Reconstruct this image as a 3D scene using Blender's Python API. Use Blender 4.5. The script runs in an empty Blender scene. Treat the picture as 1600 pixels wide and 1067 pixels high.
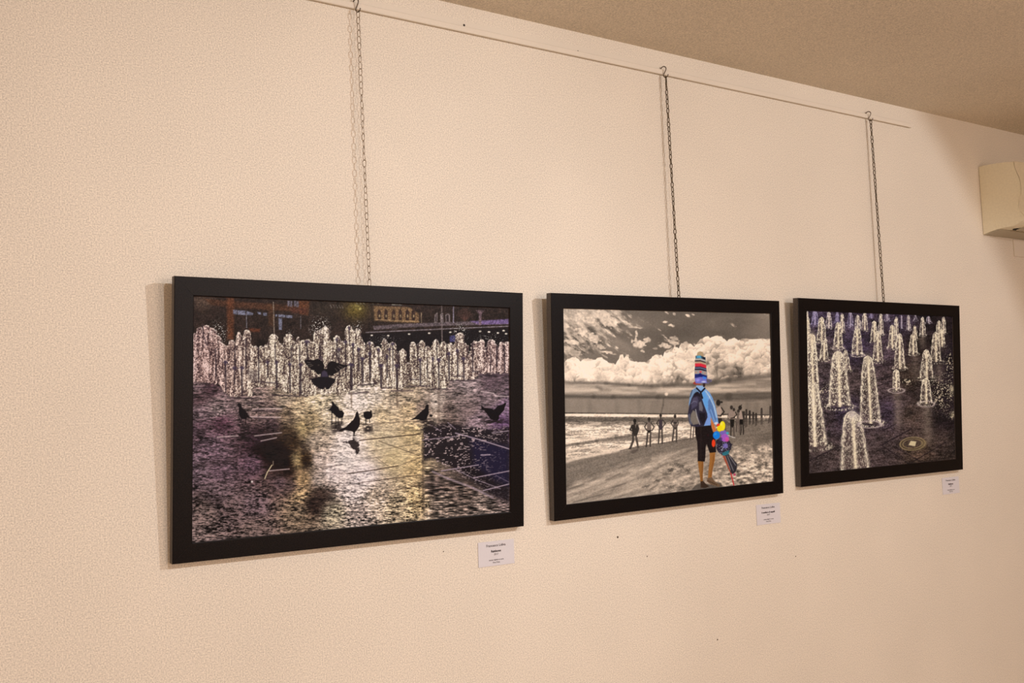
import bpy, bmesh, math, random
import numpy as np
from mathutils import Matrix, Vector

scene = bpy.context.scene
C = scene.collection
Z0 = 1.5                      # height of the camera above the floor
D = 1.88                      # distance of the camera from the picture wall

# ------------------------------------------------------------------ camera, world, lamps, exposure
cam_data = bpy.data.cameras.new('camera')
cam_data.sensor_width = 36.0
cam_data.lens = 1486.59 / 1600 * 36.0
cam_data.clip_start = 0.05
cam = bpy.data.objects.new('camera', cam_data)
C.objects.link(cam)
# columns: right, up, backward (world axes)
right = Vector((0.8424462914500869, -0.5376579139389491, -0.03475936709454057))
up = Vector((-0.010647520967613157, -0.08111628073407409, 0.9966477709286844))
back = Vector((-0.5386751120287996, -0.8392521174109057, -0.07406083379271296))
cam.matrix_world = Matrix(((right.x, up.x, back.x, 0.0),
                           (right.y, up.y, back.y, -D),
                           (right.z, up.z, back.z, Z0),
                           (0, 0, 0, 1)))
scene.camera = cam

world = bpy.data.worlds.new('world')
scene.world = world
world.use_nodes = True
world.node_tree.nodes['Background'].inputs[0].default_value = (0.02, 0.018, 0.016, 1)

scene.view_settings.view_transform = 'Standard'
scene.view_settings.look = 'None'
scene.view_settings.gamma = 1.0
scene.view_settings.use_curve_mapping = False
scene.view_settings.exposure = 0.0


def lamp(name, kind, loc, power, colour, aim=None, size=0.05, cone=100, blend=1.0):
    l = bpy.data.lights.new(name, kind)
    l.energy = power
    l.color = colour
    l.shadow_soft_size = size
    if kind == 'SPOT':
        l.spot_size = math.radians(cone)
        l.spot_blend = blend
    o = bpy.data.objects.new(name, l)
    o.location = loc
    if aim is not None:
        o.rotation_euler = (Vector(aim) - Vector(loc)).to_track_quat('-Z', 'Y').to_euler()
    C.objects.link(o)
    return o


COOL = (0.98, 0.965, 1.0)        # the gallery spots
GOLD = (1.0, 0.805, 0.73)        # added soft fill for the room's warm ambient light
lamp('gallery_spot', 'SPOT', (2.25, -2.15, Z0 + 0.90), 51, COOL, (1.3, 0, Z0 - 0.60), 0.007, 105, 0.13)
lamp('gallery_spot', 'SPOT', (2.22, -2.15, Z0 + 0.90), 42, COOL, (0.35, 0, Z0 - 0.20), 0.007, 66, 1.0)  # extra head added beside the first to strengthen shadows at the left picture
lamp('gallery_spot', 'SPOT', (0.78, -2.10, Z0 + 0.88), 47, COOL, (0.80, 0, Z0 - 1.10), 0.007, 118, 1.0)
lamp('gallery_spot', 'SPOT', (3.30, -2.10, Z0 + 0.90), 11, COOL, (3.1, 0, Z0 - 0.55), 0.007, 96, 1.0)
lamp('room_fill', 'POINT', (-1.7, -3.0, Z0 + 0.15), 38, GOLD, None, 0.5)  # unseen fill, added on the left to spread the ambient light
lamp('room_fill', 'POINT', (2.2, -4.3, Z0 + 0.15), 122, GOLD, None, 0.6)  # unseen fill, added to brighten ceiling and wall softly

# ------------------------------------------------------------------ helpers


def node_mat(name):
    m = bpy.data.materials.new(name)
    m.use_nodes = True
    nt = m.node_tree
    return m, nt, nt.nodes['Principled BSDF']


def lin(c):
    c = np.asarray(c, float) / 255.0
    return np.where(c <= 0.04045, c / 12.92, ((c + 0.055) / 1.055) ** 2.4)


def plaster(name, base, grain=0.06, scale=420.0, bump=0.25, mottle=0.03):
    """matt wall paint: fine roller grain, faint large mottling"""
    m, nt, b = node_mat(name)
    N, L = nt.nodes, nt.links
    tc = N.new('ShaderNodeTexCoord')
    n1 = N.new('ShaderNodeTexNoise')
    n1.inputs['Scale'].default_value = scale
    n1.inputs['Detail'].default_value = 2.0
    n2 = N.new('ShaderNodeTexNoise')
    n2.inputs['Scale'].default_value = 3.0
    n2.inputs['Detail'].default_value = 4.0
    L.new(tc.outputs['Object'], n1.inputs['Vector'])
    L.new(tc.outputs['Object'], n2.inputs['Vector'])
    def span(src, lo, hi, amt):
        mr = N.new('ShaderNodeMapRange')
        mr.inputs['From Min'].default_value = lo
        mr.inputs['From Max'].default_value = hi
        mr.inputs['To Min'].default_value = 1 - amt
        mr.inputs['To Max'].default_value = 1 + amt
        L.new(src, mr.inputs['Value'])
        return mr.outputs['Result']
    a = span(n1.outputs['Fac'], 0.25, 0.75, grain)
    c = span(n2.outputs['Fac'], 0.3, 0.7, mottle)
    mul = N.new('ShaderNodeMath'); mul.operation = 'MULTIPLY'
    L.new(a, mul.inputs[0]); L.new(c, mul.inputs[1])
    vm = N.new('ShaderNodeVectorMath'); vm.operation = 'SCALE'
    vm.inputs[0].default_value = base
    L.new(mul.outputs[0], vm.inputs['Scale'])
    L.new(vm.outputs[0], b.inputs['Base Color'])
    b.inputs['Roughness'].default_value = 0.85
    b.inputs['Specular IOR Level'].default_value = 0.15
    if bump:
        bp = N.new('ShaderNodeBump')
        bp.inputs['Strength'].default_value = bump
        bp.inputs['Distance'].default_value = 0.0006
        L.new(n1.outputs['Fac'], bp.inputs['Height'])
        L.new(bp.outputs[0], b.inputs['Normal'])
    return m


def simple(name, base, rough=0.5, metal=0.0, spec=0.5, grain=0.0, scale=200.0, stretch=(1, 1, 1), bump=0.0):
    m, nt, b = node_mat(name)
    N, L = nt.nodes, nt.links
    b.inputs['Roughness'].default_value = rough
    b.inputs['Metallic'].default_value = metal
    b.inputs['Specular IOR Level'].default_value = spec
    tc = N.new('ShaderNodeTexCoord')
    mp = N.new('ShaderNodeMapping')
    mp.inputs['Scale'].default_value = stretch
    n = N.new('ShaderNodeTexNoise')
    n.inputs['Scale'].default_value = scale
    n.inputs['Detail'].default_value = 3.0
    L.new(tc.outputs['Object'], mp.inputs['Vector'])
    L.new(mp.outputs[0], n.inputs['Vector'])
    mr = N.new('ShaderNodeMapRange')
    mr.inputs['From Min'].default_value = 0.3
    mr.inputs['From Max'].default_value = 0.7
    mr.inputs['To Min'].default_value = 1 - grain
    mr.inputs['To Max'].default_value = 1 + grain
    L.new(n.outputs['Fac'], mr.inputs['Value'])
    vm = N.new('ShaderNodeVectorMath'); vm.operation = 'SCALE'
    vm.inputs[0].default_value = base
    L.new(mr.outputs[0], vm.inputs['Scale'])
    L.new(vm.outputs[0], b.inputs['Base Color'])
    if bump:
        bp = N.new('ShaderNodeBump')
        bp.inputs['Strength'].default_value = bump
        bp.inputs['Distance'].default_value = 0.001
        L.new(n.outputs['Fac'], bp.inputs['Height'])
        L.new(bp.outputs[0], b.inputs['Normal'])
    return m


def link(name, me, mat=None, parent=None, loc=None):
    o = bpy.data.objects.new(name, me)
    C.objects.link(o)
    if mat is not None and not me.materials:
        me.materials.append(mat)
    if parent is not None:
        o.parent = parent
    if loc is not None:
        o.location = loc
    return o


def mesh_of(name, bm, smooth=False):
    bmesh.ops.recalc_face_normals(bm, faces=bm.faces[:])
    me = bpy.data.meshes.new(name)
    bm.to_mesh(me)
    bm.free()
    if smooth:
        me.shade_smooth()
    return me


def add_box(bm, lo, hi):
    vs = [bm.verts.new((x, y, z)) for x in (lo[0], hi[0]) for y in (lo[1], hi[1]) for z in (lo[2], hi[2])]
    for f in ((0, 1, 3, 2), (4, 6, 7, 5), (0, 4, 5, 1), (2, 3, 7, 6), (0, 2, 6, 4), (1, 5, 7, 3)):
        bm.faces.new([vs[i] for i in f])
    return vs


def box(name, lo, hi, mat, parent=None, bevel=0.0, loc=None):
    bm = bmesh.new()
    add_box(bm, lo, hi)
    if bevel:
        bmesh.ops.bevel(bm, geom=bm.edges[:], offset=bevel, segments=2, affect='EDGES', profile=0.5)
    return link(name, mesh_of(name, bm), mat, parent, loc)


def prism_x(bm, prof, x0, x1):
    """profile of (y, z) points extruded from x0 to x1"""
    a = [bm.verts.new((x0, y, z)) for y, z in prof]
    b = [bm.verts.new((x1, y, z)) for y, z in prof]
    n = len(prof)
    bm.faces.new(a)
    bm.faces.new(b[::-1])
    for i in range(n):
        j = (i + 1) % n
        bm.faces.new((a[i], b[i], b[j], a[j]))


def tube(bm, pts, r, sides=6, closed=False):
    """round wire swept along points"""
    pts = [Vector(p) for p in pts]
    n = len(pts)
    rings = []
    ref = None
    for i, p in enumerate(pts):
        if closed:
            t = pts[(i + 1) % n] - pts[i - 1]
        else:
            t = pts[min(i + 1, n - 1)] - pts[max(i - 1, 0)]
        t.normalize()
        if ref is None:
            ref = t.orthogonal().normalized()
        ref = (ref - t * ref.dot(t)).normalized()
        q = t.cross(ref)
        rings.append([bm.verts.new(p + r * (math.cos(a) * ref + math.sin(a) * q))
                      for a in (2 * math.pi * k / sides for k in range(sides))])
    for i in range(n if closed else n - 1):
        a, b = rings[i], rings[(i + 1) % n]
        for k in range(sides):
            bm.faces.new((a[k], a[(k + 1) % sides], b[(k + 1) % sides], b[k]))
    if not closed:
        bm.faces.new(rings[0][::-1])
        bm.faces.new(rings[-1])


def empty(name, loc, label, cat, group=None):
    o = bpy.data.objects.new(name, None)
    o.empty_display_size = 0.05
    o.location = loc
    C.objects.link(o)
    return tag(o, label, cat, group)


def tag(o, label, cat, group=None):
    o['label'] = label
    o['category'] = cat
    if group:
        o['group'] = group
    return o


def structure(o):
    o['kind'] = 'structure'
    return o


# ------------------------------------------------------------------ materials
WALL = (0.775, 0.715, 0.605)
m_wall = plaster('wall_paint', WALL, grain=0.27, scale=370, bump=0.30)
m_rail = plaster('rail_paint', (0.775, 0.715, 0.605), grain=0.03, bump=0.05)
m_ceil = plaster('ceiling_paint', (0.74, 0.66, 0.535), grain=0.26, scale=280, bump=0.3)
m_room = plaster('room_paint', (0.70, 0.62, 0.50), grain=0.02, bump=0.0)
m_floor = simple('floor_tiles', (0.45, 0.35, 0.25), 0.5, grain=0.15, scale=6)
m_black = simple('black_wood', (0.0060, 0.0044, 0.0042), 0.36, grain=0.9, scale=420, spec=0.11, bump=0.16)
m_edge = simple('black_wood_edge', (0.075, 0.058, 0.048), 0.5, grain=0.3, scale=260, bump=0.1)
m_board = simple('backing_board', (0.36, 0.24, 0.13), 0.8, grain=0.1, scale=60)
m_card = simple('label_card', (0.70, 0.685, 0.71), 0.75, spec=0.2, grain=0.015, scale=300)
m_ink = simple('print_ink', (0.07, 0.055, 0.055), 0.8, spec=0.1)
m_steel = simple('galvanised_steel', (0.42, 0.36, 0.29), 0.42, metal=0.85, grain=0.2, scale=90)
m_brass = simple('dark_steel', (0.13, 0.10, 0.065), 0.40, metal=0.9, grain=0.25, scale=90)
m_hook = simple('hook_steel', (0.16, 0.13, 0.10), 0.38, metal=0.9, grain=0.15, scale=90)
m_nail = simple('nail_steel', (0.05, 0.04, 0.035), 0.6, metal=0.5)
m_hole = simple('wall_hole', (0.10, 0.07, 0.05), 0.9, spec=0.0)
m_ac = simple('aged_plastic', (0.91, 0.85, 0.65), 0.5, grain=0.04, scale=150, spec=0.4)
m_ac_front = simple('aged_plastic_front', (0.86, 0.79, 0.61), 0.45, grain=0.04, scale=150, spec=0.4)
m_ac_low = simple('grey_plastic', (0.50, 0.45, 0.34), 0.55, grain=0.04, scale=150)
m_dark = simple('dark_slot', (0.01, 0.01, 0.01), 0.8)

# ------------------------------------------------------------------ room shell
XL, XR, YF, ZC = -3.0, 7.5, -5.6, Z0 + 0.9585
structure(box('wall_back', (XL, 0, 0), (XR, 0.15, ZC + 0.15), m_wall))
structure(box('ceiling', (XL, YF, ZC), (XR, 0, ZC + 0.15), m_ceil))
structure(box('floor', (XL, YF, -0.1), (XR, 0.15, 0), m_floor))
structure(box('wall_left', (XL - 0.15, YF, 0), (XL, 0, ZC), m_room))
structure(box('wall_right', (XR, YF, 0), (XR + 0.15, 0, ZC), m_room))
structure(box('wall_front', (XL, YF - 0.15, 0), (XR, YF, ZC), m_room))
wall_obj = bpy.data.objects['wall_back']

# small holes left by old nails in the picture wall
def disc_mesh(name, r, depth=0.0008, n=10):
    bm = bmesh.new()
    top = []
    low = []
    for k in range(n):
        a = 2 * math.pi * k / n
        low.append(bm.verts.new((r * math.cos(a), 0, r * math.sin(a))))
        top.append(bm.verts.new((0.6 * r * math.cos(a), -depth, 0.6 * r * math.sin(a))))
    bm.faces.new(top)
    for k in range(n):
        j = (k + 1) % n
        bm.faces.new((low[k], low[j], top[j], top[k]))
    return mesh_of(name, bm)

hole_me = disc_mesh('nail_hole', 0.0027)
hole_me.materials.append(m_hole)
for hx, hz, s in ((1.498, -0.318, 1.0), (1.590, -0.375, 0.6), (2.136, -0.435, 0.7), (1.818, -0.617, 0.8), (1.008, -0.301, 0.5)):
    o = link('nail_hole', hole_me, None, wall_obj, (hx, -0.0002, Z0 + hz))
    o.scale = (s, 1, s)

# ------------------------------------------------------------------ picture rail with its nails
RZ = Z0 + 0.8910              # underside of the rail
rail_end = 2.797
bm = bmesh.new()
rail_prof = [(0, RZ + 0.002), (0, RZ + 0.030), (-0.0025, RZ + 0.030), (-0.0030, RZ + 0.0055), (-0.0078, RZ + 0.0055),
             (-0.0078, RZ + 0.0125), (-0.0088, RZ + 0.0140), (-0.0100, RZ + 0.0125), (-0.0105, RZ + 0.002), (-0.0092, RZ), (-0.004, RZ)]
prism_x(bm, rail_prof, -0.9, rail_end)
rail = tag(link('picture_rail', mesh_of('picture_rail', bm), m_rail),
           'thin cream picture rail nailed along the wall below the ceiling', 'rail')
nail_me = disc_mesh('nail', 0.0030, 0.0015)
nail_me.materials.append(m_nail)
for nx, nz, s in ((1.102, 0.9105, 1.0), (1.434, 0.9075, 0.7), (2.096, 0.9050, 0.9), (2.428, 0.9050, 0.6)):
    o = link('nail', nail_me, None, rail, (nx, -0.0029, Z0 + nz))
    o.scale = (s, 1, s)

# ------------------------------------------------------------------ prints: a painter on the sheet's own grid


class Noise:
    def __init__(self, seed):
        self.t = np.random.RandomState(seed).rand(256, 256)

    def __call__(self, x, y):
        xi = np.floor(x).astype(int); yi = np.floor(y).astype(int)
        fx = x - xi; fy = y - yi
        fx = fx * fx * (3 - 2 * fx); fy = fy * fy * (3 - 2 * fy)
        t = self.t
        x0, x1, y0, y1 = xi % 256, (xi + 1) % 256, yi % 256, (yi + 1) % 256
        return (t[y0, x0] * (1 - fx) + t[y0, x1] * fx) * (1 - fy) + (t[y1, x0] * (1 - fx) + t[y1, x1] * fx) * fy

    def fbm(self, x, y, octaves=4, gain=0.5):
        s = 0; a = 1; tot = 0
        for k in range(octaves):
            s = s + a * self(x * 2 ** k + 17.3 * k, y * 2 ** k + 9.1 * k); tot += a; a *= gain
        return s / tot


def sstep(a, b, x):
    t = np.clip((x - a) / (b - a), 0, 1)
    return t * t * (3 - 2 * t)


class Sheet:
    """Canvas of nu x nv points; X, Y are the picture's own drawing coordinates at each point."""

    def __init__(self, quad, nu, nv, margin_u, margin_v):
        # quad: drawing coordinates of the sheet's four visible corners (tl, tr, br, bl)
        A = []; b = []
        for (u, v), (x, y) in zip(((0, 0), (1, 0), (1, 1), (0, 1)), quad):
            A.append([u, v, 1, 0, 0, 0, -u * x, -v * x]); b.append(x)
            A.append([0, 0, 0, u, v, 1, -u * y, -v * y]); b.append(y)
        h = np.linalg.solve(np.array(A), np.array(b))
        u = np.linspace(-margin_u, 1 + margin_u, nu)
        v = np.linspace(-margin_v, 1 + margin_v, nv)
        self.U, self.V = np.meshgrid(u, v)
        w = h[6] * self.U + h[7] * self.V + 1
        self.X = (h[0] * self.U + h[1] * self.V + h[2]) / w
        self.Y = (h[3] * self.U + h[4] * self.V + h[5]) / w
        self.img = np.zeros((nv, nu, 3))
        self.x0, self.x1 = self.X.min(), self.X.max()

    def fill(self, colour, alpha):
        a = alpha[..., None]
        c = np.asarray(colour, float)
        self.img = self.img * (1 - a) + c * a

    def window(self, xa, ya, xb, yb):
        m = (self.X >= xa) & (self.X <= xb) & (self.Y >= ya) & (self.Y <= yb)
        if not m.any():
            return None
        r = np.where(m.any(1))[0]; c = np.where(m.any(0))[0]
        return slice(r[0], r[-1] + 1), slice(c[0], c[-1] + 1)

    def put(self, s, colour, a):
        a = a[..., None]
        self.img[s] = self.img[s] * (1 - a) + np.asarray(colour, float) * a

    def poly(self, pts, colour, alpha=1.0, soft=0.9, rough=0.0, seed=0):
        p = np.asarray(pts, float)
        pad = soft + 1 + rough
        s = self.window(p[:, 0].min() - pad, p[:, 1].min() - pad, p[:, 0].max() + pad, p[:, 1].max() + pad)
        if s is None:
            return
        x, y = self.X[s], self.Y[s]
        if rough:
            x = x + rough * 2 * (NZ(x * 0.7 + seed, y * 0.7) - 0.5)
            y = y + rough * 2 * (NZ(x * 0.7, y * 0.7 + 31 + seed) - 0.5)
        d2 = np.full(x.shape, 1e9); inside = np.zeros(x.shape, bool)
        for (xa, ya), (xb, yb) in zip(p, np.roll(p, -1, 0)):
            ex, ey = xb - xa, yb - ya
            t = np.clip(((x - xa) * ex + (y - ya) * ey) / (ex * ex + ey * ey + 1e-12), 0, 1)
            d2 = np.minimum(d2, (x - xa - t * ex) ** 2 + (y - ya - t * ey) ** 2)
            cr = ((ya > y) != (yb > y))
            with np.errstate(divide='ignore', invalid='ignore'):
                xi = xa + (y - ya) * ex / (ey if ey else 1e-12)
            inside ^= cr & (x < xi)
        sd = np.sqrt(d2) * np.where(inside, 1, -1)
        self.put(s, colour, alpha * np.clip(0.5 + sd / soft, 0, 1))

    def line(self, pts, width, colour, alpha=1.0, soft=0.8):
        for (xa, ya), (xb, yb) in zip(pts[:-1], pts[1:]):
            pad = width + soft + 1
            s = self.window(min(xa, xb) - pad, min(ya, yb) - pad, max(xa, xb) + pad, max(ya, yb) + pad)
            if s is None:
                continue
            x, y = self.X[s], self.Y[s]
            ex, ey = xb - xa, yb - ya
            t = np.clip(((x - xa) * ex + (y - ya) * ey) / (ex * ex + ey * ey + 1e-12), 0, 1)
            d = np.sqrt((x - xa - t * ex) ** 2 + (y - ya - t * ey) ** 2)
            self.put(s, colour, alpha * np.clip(0.5 + (width / 2 - d) / soft, 0, 1))

    def oval(self, cx, cy, rx, ry, colour, alpha=1.0, soft=0.9):
        s = self.window(cx - rx - 2 - soft, cy - ry - 2 - soft, cx + rx + 2 + soft, cy + ry + 2 + soft)
        if s is None:
            return
        d = np.sqrt(((self.X[s] - cx) / rx) ** 2 + ((self.Y[s] - cy) / ry) ** 2)
        self.put(s, colour, alpha * np.clip(0.5 + (1 - d) * min(rx, ry) / soft, 0, 1))

    def glow(self, cx, cy, rx, ry, colour, alpha):
        d = ((self.X - cx) / rx) ** 2 + ((self.Y - cy) / ry) ** 2
        self.fill(colour, alpha * np.exp(-d))

    def blend(self, pts, power=3.0, sx=1.0, sy=1.0):
        """smooth colour field from scattered samples (x, y, r, g, b)"""
        p = np.asarray(pts, float)
        num = np.zeros(self.img.shape); den = np.zeros(self.X.shape)
        for x, y, r, g, b in p:
            w = 1.0 / ((((self.X - x) * sx) ** 2 + ((self.Y - y) * sy) ** 2 + 30.0) ** (power / 2))
            num += w[..., None] * np.array([r, g, b]); den += w
        return num / den[..., None]


NZ = Noise(3); N2 = Noise(11); N3 = Noise(29)


def interp(x, pts):
    p = np.asarray(pts, float)
    return np.interp(x, p[:, 0], p[:, 1])


def paint_pigeons(s):
    """wet square at night: buildings, a band of fountain jets, pigeons on shining slabs"""
    X, Y = s.X, s.Y
    n1 = NZ(X / 1.3, Y / 1.3); n2 = N2.fbm(X / 9, Y / 9, 4)
    base = np.stack([48 + 26 * (n2 - .5), 33 + 18 * (n2 - .5), 27 + 16 * (n2 - .5)], -1)
    s.img = base * (0.75 + 0.5 * n1[..., None])
    # brick front on the left
    s.glow(316, 470, 20, 12, (112, 82, 64), .75)  # lamp haze on the sheet's top corner, painted into the print
    s.poly([(318, 466), (366, 470), (470, 477), (470, 487), (420, 484), (364, 480), (330, 476)], (92, 52, 32), .75, 3)
    s.poly([(354, 464), (366, 465), (365, 530), (355, 530)], (112, 58, 32), .8, 4)
    s.poly([(418, 474), (430, 475), (428, 510), (420, 508)], (84, 50, 30), .7, 4)
    s.poly([(467, 469), (484, 470), (482, 492), (468, 490)], (112, 58, 30), .85, 3)
    s.poly([(455, 480), (482, 481), (480, 490), (455, 488)], (92, 46, 34), .7, 3)
    for q in ([(364, 483.5), (370.5, 484), (370.8, 491), (364.2, 490)], [(371.5, 484.2), (383.5, 485), (383.5, 492), (371.7, 491)],
              [(385, 485), (396, 489), (395, 492), (385, 492)], [(402, 486.5), (408, 487.5), (408, 491), (403, 490)],
              [(411, 488), (417, 488.5), (417, 493), (411, 492.5)], [(435, 490.5), (446, 491.5), (446, 495.5), (435.5, 495)],
              [(447, 491.8), (457, 492.5), (457, 496.5), (447, 496)], [(435.3, 497), (441, 497), (440.5, 515), (435.8, 515)],
              [(430, 490.5), (433, 490.5), (433, 494), (430, 494)]):
        s.poly(q, (128, 126, 148), .85, 1.2)
    s.line([(385, 491), (385.5, 512)], 1.3, (135, 122, 126), .9)
    s.line([(427.2, 471), (428.5, 522)], 1.5, (150, 124, 104), .85)
    s.line([(470, 494), (470, 513)], 1.5, (110, 98, 100), .7)
    for wx, wy in ((451, 474), (455, 474.5), (461, 474), (465, 475)):
        s.poly([(wx - 1.6, wy - 5), (wx + 1.8, wy - 4.8), (wx + 1.8, wy + 4), (wx - 1.6, wy + 4)], (118, 106, 118), .8, 1)
    s.poly([(389, 512.5), (407, 513.5), (405, 518.5), (390, 518)], (112, 52, 28), .8, 3)
    s.poly([(404, 530), (396, 545), (412, 545), (418, 533)], (26, 18, 16), .8, 4)
    # lit foliage and the row of arches
    s.glow(556, 484, 19, 15, (112, 88, 30), .95)
    s.glow(558, 478, 9, 4, (150, 130, 60), .6)
    s.glow(505, 482, 22, 14, (58, 46, 34), .6)
    for k, lx in enumerate((516, 521, 525.5, 530, 534)):
        s.line([(lx, 475.5 + k * .3), (lx + 2.2, 480 + k * .2)], 1.3, (112, 98, 88), .7)
    for lx in (557, 563, 568, 582, 590):
        s.line([(lx, 472), (lx + 1.5, 474)], 1.3, (160, 140, 110), .7)
    s.oval(563, 482, 2.2, 1.4, (190, 170, 90), .8)
    s.poly([(584, 477), (640, 479), (655, 489), (655, 505), (640, 505), (586, 500)], (140, 100, 62), .9, 3)
    for ax in (593, 603.5, 615.5, 626, 637, 646.5):
        s.poly([(ax - 2.6, 500), (ax - 2.8, 486), (ax, 481.5), (ax + 2.8, 486), (ax + 2.6, 500)], (46, 28, 26), .85, 1.4)
        s.oval(ax + .4, 493, 1.2, 2.4, (205, 168, 110), .65)
    s.line([(586, 498.5), (655, 502)], 1.4, (190, 150, 100), .55)
    s.line([(590, 503), (657, 505)], 2.2, (46, 32, 26), .8)
    s.line([(613, 475), (628, 475.5)], 1.6, (150, 138, 120), .7)
    s.line([(659, 488), (659, 504)], 1.6, (165, 130, 95), .8)
    # the bridge deck
    s.poly([(583, 509), (625, 505.5), (690, 503), (722, 502), (796, 499), (796, 506), (722, 507.5), (690, 508.5), (625, 511.5), (585, 515)], (110, 90, 92), .85, 1.5)
    s.poly([(735, 501), (796, 497.5), (796, 505), (750, 506.5)], (120, 88, 142), .85, 2)
    s.line([(572, 519), (625, 516.5), (690, 513.5), (796, 508.8)], 1.3, (158, 138, 140), .85)
    s.poly([(555, 522), (625, 518.5), (796, 511.5), (796, 560), (560, 560)], (24, 17, 19), .88, 2.5)
    s.poly([(612, 510), (622, 509), (622, 514), (612, 515)], (70, 58, 56), .8, 1)
    for lx, ly in ((581, 523.5), (607, 524), (640, 521.5), (671.5, 520), (704.5, 518.5), (751, 517), (765, 518), (779, 519.5), (788, 516), (792, 520.8)):
        s.oval(lx, ly, 2.0, 1.2, (245, 222, 196), 1, 1)
    s.line([(691, 477), (691.3, 532)], 1.9, (122, 100, 94), .9)
    s.line([(709.5, 478), (709.2, 503)], 1.5, (150, 134, 150), .9)
    for q in ([(679, 504), (680, 491), (683, 487.5), (684.5, 487.5), (684, 504)], [(689, 504), (688.5, 490), (693, 488), (694, 504)],
              [(697, 503), (696.5, 491), (700, 488.5), (704, 491), (704, 503)]):
        s.poly(q, (138, 116, 112), .85, 1.4)
    s.poly([(680.6, 502), (681.5, 492), (683, 490), (683, 502)], (44, 32, 34), .8, 1)
    s.poly([(698.2, 502), (698.2, 492), (700.2, 490.5), (702.2, 493), (702.2, 502)], (44, 30, 30), .85, 1)
    for k in range(13):
        a = math.pi * (0.05 + 0.9 * k / 12)
        s.line([(727, 500), (727 + 11 * math.cos(a), 493 - 12 * math.sin(a))], 1.0, (98, 58, 48), .55)
    s.line([(751.5, 488), (751.2, 505)], 4.2, (124, 92, 96), .9, 1.5)
    s.poly([(744.5, 483.5), (758.5, 483.5), (753.5, 490), (749.5, 490)], (118, 86, 90), .8, 2)
    s.poly([(703, 525), (711, 523), (714, 533), (704, 534)], (70, 64, 118), .85, 2)

    gr = s.img.mean(-1, keepdims=True)
    s.img = (gr + (s.img - gr) * .84) * (.62 + .62 * NZ(X / 1.4 + 5, Y / 1.4)[..., None])
    # outline of the jets
    jets = [(304, 520, 4), (312.5, 510.5, 5.5), (323, 507.5, 7), (331, 512, 7), (338, 523, 8), (347, 536, 7), (355, 540, 6), (362, 531, 5), (373, 518.5, 4.2), (385.5, 514.5, 5),
            (393, 539, 5), (400, 540, 5), (408, 540, 5), (416, 538, 5), (427, 521.5, 7.5), (438, 536, 5), (451.5, 521, 6.5), (459, 533, 5), (466, 525.5, 3.2), (474, 531, 5), (482, 529.5, 6),
            (491, 533, 7), (500, 515, 9), (508, 510, 6), (514, 530, 6), (526.5, 523.5, 5), (535, 532, 5), (546, 507.5, 5.2), (553, 516, 5), (559, 511.5, 5), (565, 530, 5), (578.5, 533, 6),
            (590, 541, 6), (601, 528.5, 4.5), (607, 536, 4), (614, 533.5, 5.5), (629.5, 544, 5.5), (646.5, 533.5, 5.5), (659, 531, 4.5), (668, 540, 4.5), (675, 542, 4),
            (681.5, 529.5, 5), (693, 533, 5), (704, 535, 5), (712, 538, 4), (719, 519, 6.5), (728, 535, 4), (742.5, 531.5, 5), (753, 529.5, 4.8), (768, 529.5, 6.5), (775, 536, 4), (785, 533.5, 5), (793.5, 533, 5)]
    topy = np.full(X.shape, 552.0)
    wob = 3.0 * (NZ(X / 2.2, Y / 3.0) - .5)
    for k, (jx, jy, jw) in enumerate(jets):
        d = np.abs(X + wob - jx)
        dome = jy + (d / jw) ** 2.2 * 5.0 + np.maximum(0, d - jw) * 5
        topy = np.minimum(topy, dome)
    topy = np.where((X > 636) & (X < 640), np.maximum(topy, 566), topy)
    basey = interp(X, [(300, 597), (335, 600), (345, 602), (350, 613), (360, 620), (394, 620), (398, 603), (425, 605), (440, 612), (470, 618), (540, 616), (560, 605), (575, 596), (588, 606),
                       (630, 610), (636, 598), (648, 601), (672, 608), (698, 607), (703, 595), (740, 594), (748, 584), (800, 583)])
    near = np.full(X.shape, 9.0)
    for k, (jx, jy, jw) in enumerate(jets):
        near = np.minimum(near, np.where(Y > jy, np.abs(X + wob - jx) / (jw * (1.0 + .012 * np.maximum(0, Y - jy))), 9.0))
    for jx, jy, jw in ((366, 576, 9), (379, 575, 12), (418, 568, 9), (433, 567, 10), (453, 570, 9), (470, 571, 11), (495, 566, 9), (549, 571, 11), (566, 561, 9), (578, 553, 8), (595, 572, 9), (607, 558, 7),
                       (620, 572, 10), (657, 563, 9), (671, 560, 8), (687, 563, 11), (703, 553, 8), (716, 548, 7), (725, 561, 9), (739, 541, 7)):
        inn = np.where(Y > jy, np.abs(X + wob - jx) / (jw * np.clip(.45 + (Y - jy) / 26, 0, 1)), 9.0)
        near = np.where(inn < 1.1, np.minimum(inn, near), near)
    fine = NZ(X / .92, Y / 1.05); fine2 = N2(X / 1.7, Y / 2.2)
    streak = N3.fbm(X / 2.6, Y / 24, 3)
    t = np.clip((fine - .5) * 1.25 + (fine2 - .5) * .85 + (streak - .5) * 1.4 + .49 - .36 * np.clip(near, 0, 1.3) ** 2, 0, 1)
    tint_l = sstep(430, 320, X); tint_r = sstep(690, 780, X)
    dark = np.array([64, 47, 47.]); mid = np.array([166, 143, 122.]); hi = np.array([252, 236, 208.])
    c = np.where(t[..., None] < .5, dark + (mid - dark) * (t[..., None] * 2), mid + (hi - mid) * (t[..., None] * 2 - 1))
    c = c * (1 - tint_l[..., None] * np.array([.05, .14, .08])) * (1 - tint_r[..., None] * np.array([.05, .12, .06]))
    inside = sstep(-.6, .6, Y - topy) * sstep(1.5, -1.5, Y - basey + 5 * (NZ(X / 3, Y / 3) - .5))
    # gaps of darkness between far jets in the upper half
    s.img = s.img * (1 - inside[..., None]) + c * inside[..., None]
    rim = np.exp(-((Y - topy - 1.2) / 1.3) ** 2) * inside * np.clip(fine2 * 1.6, 0, 1)
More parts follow.
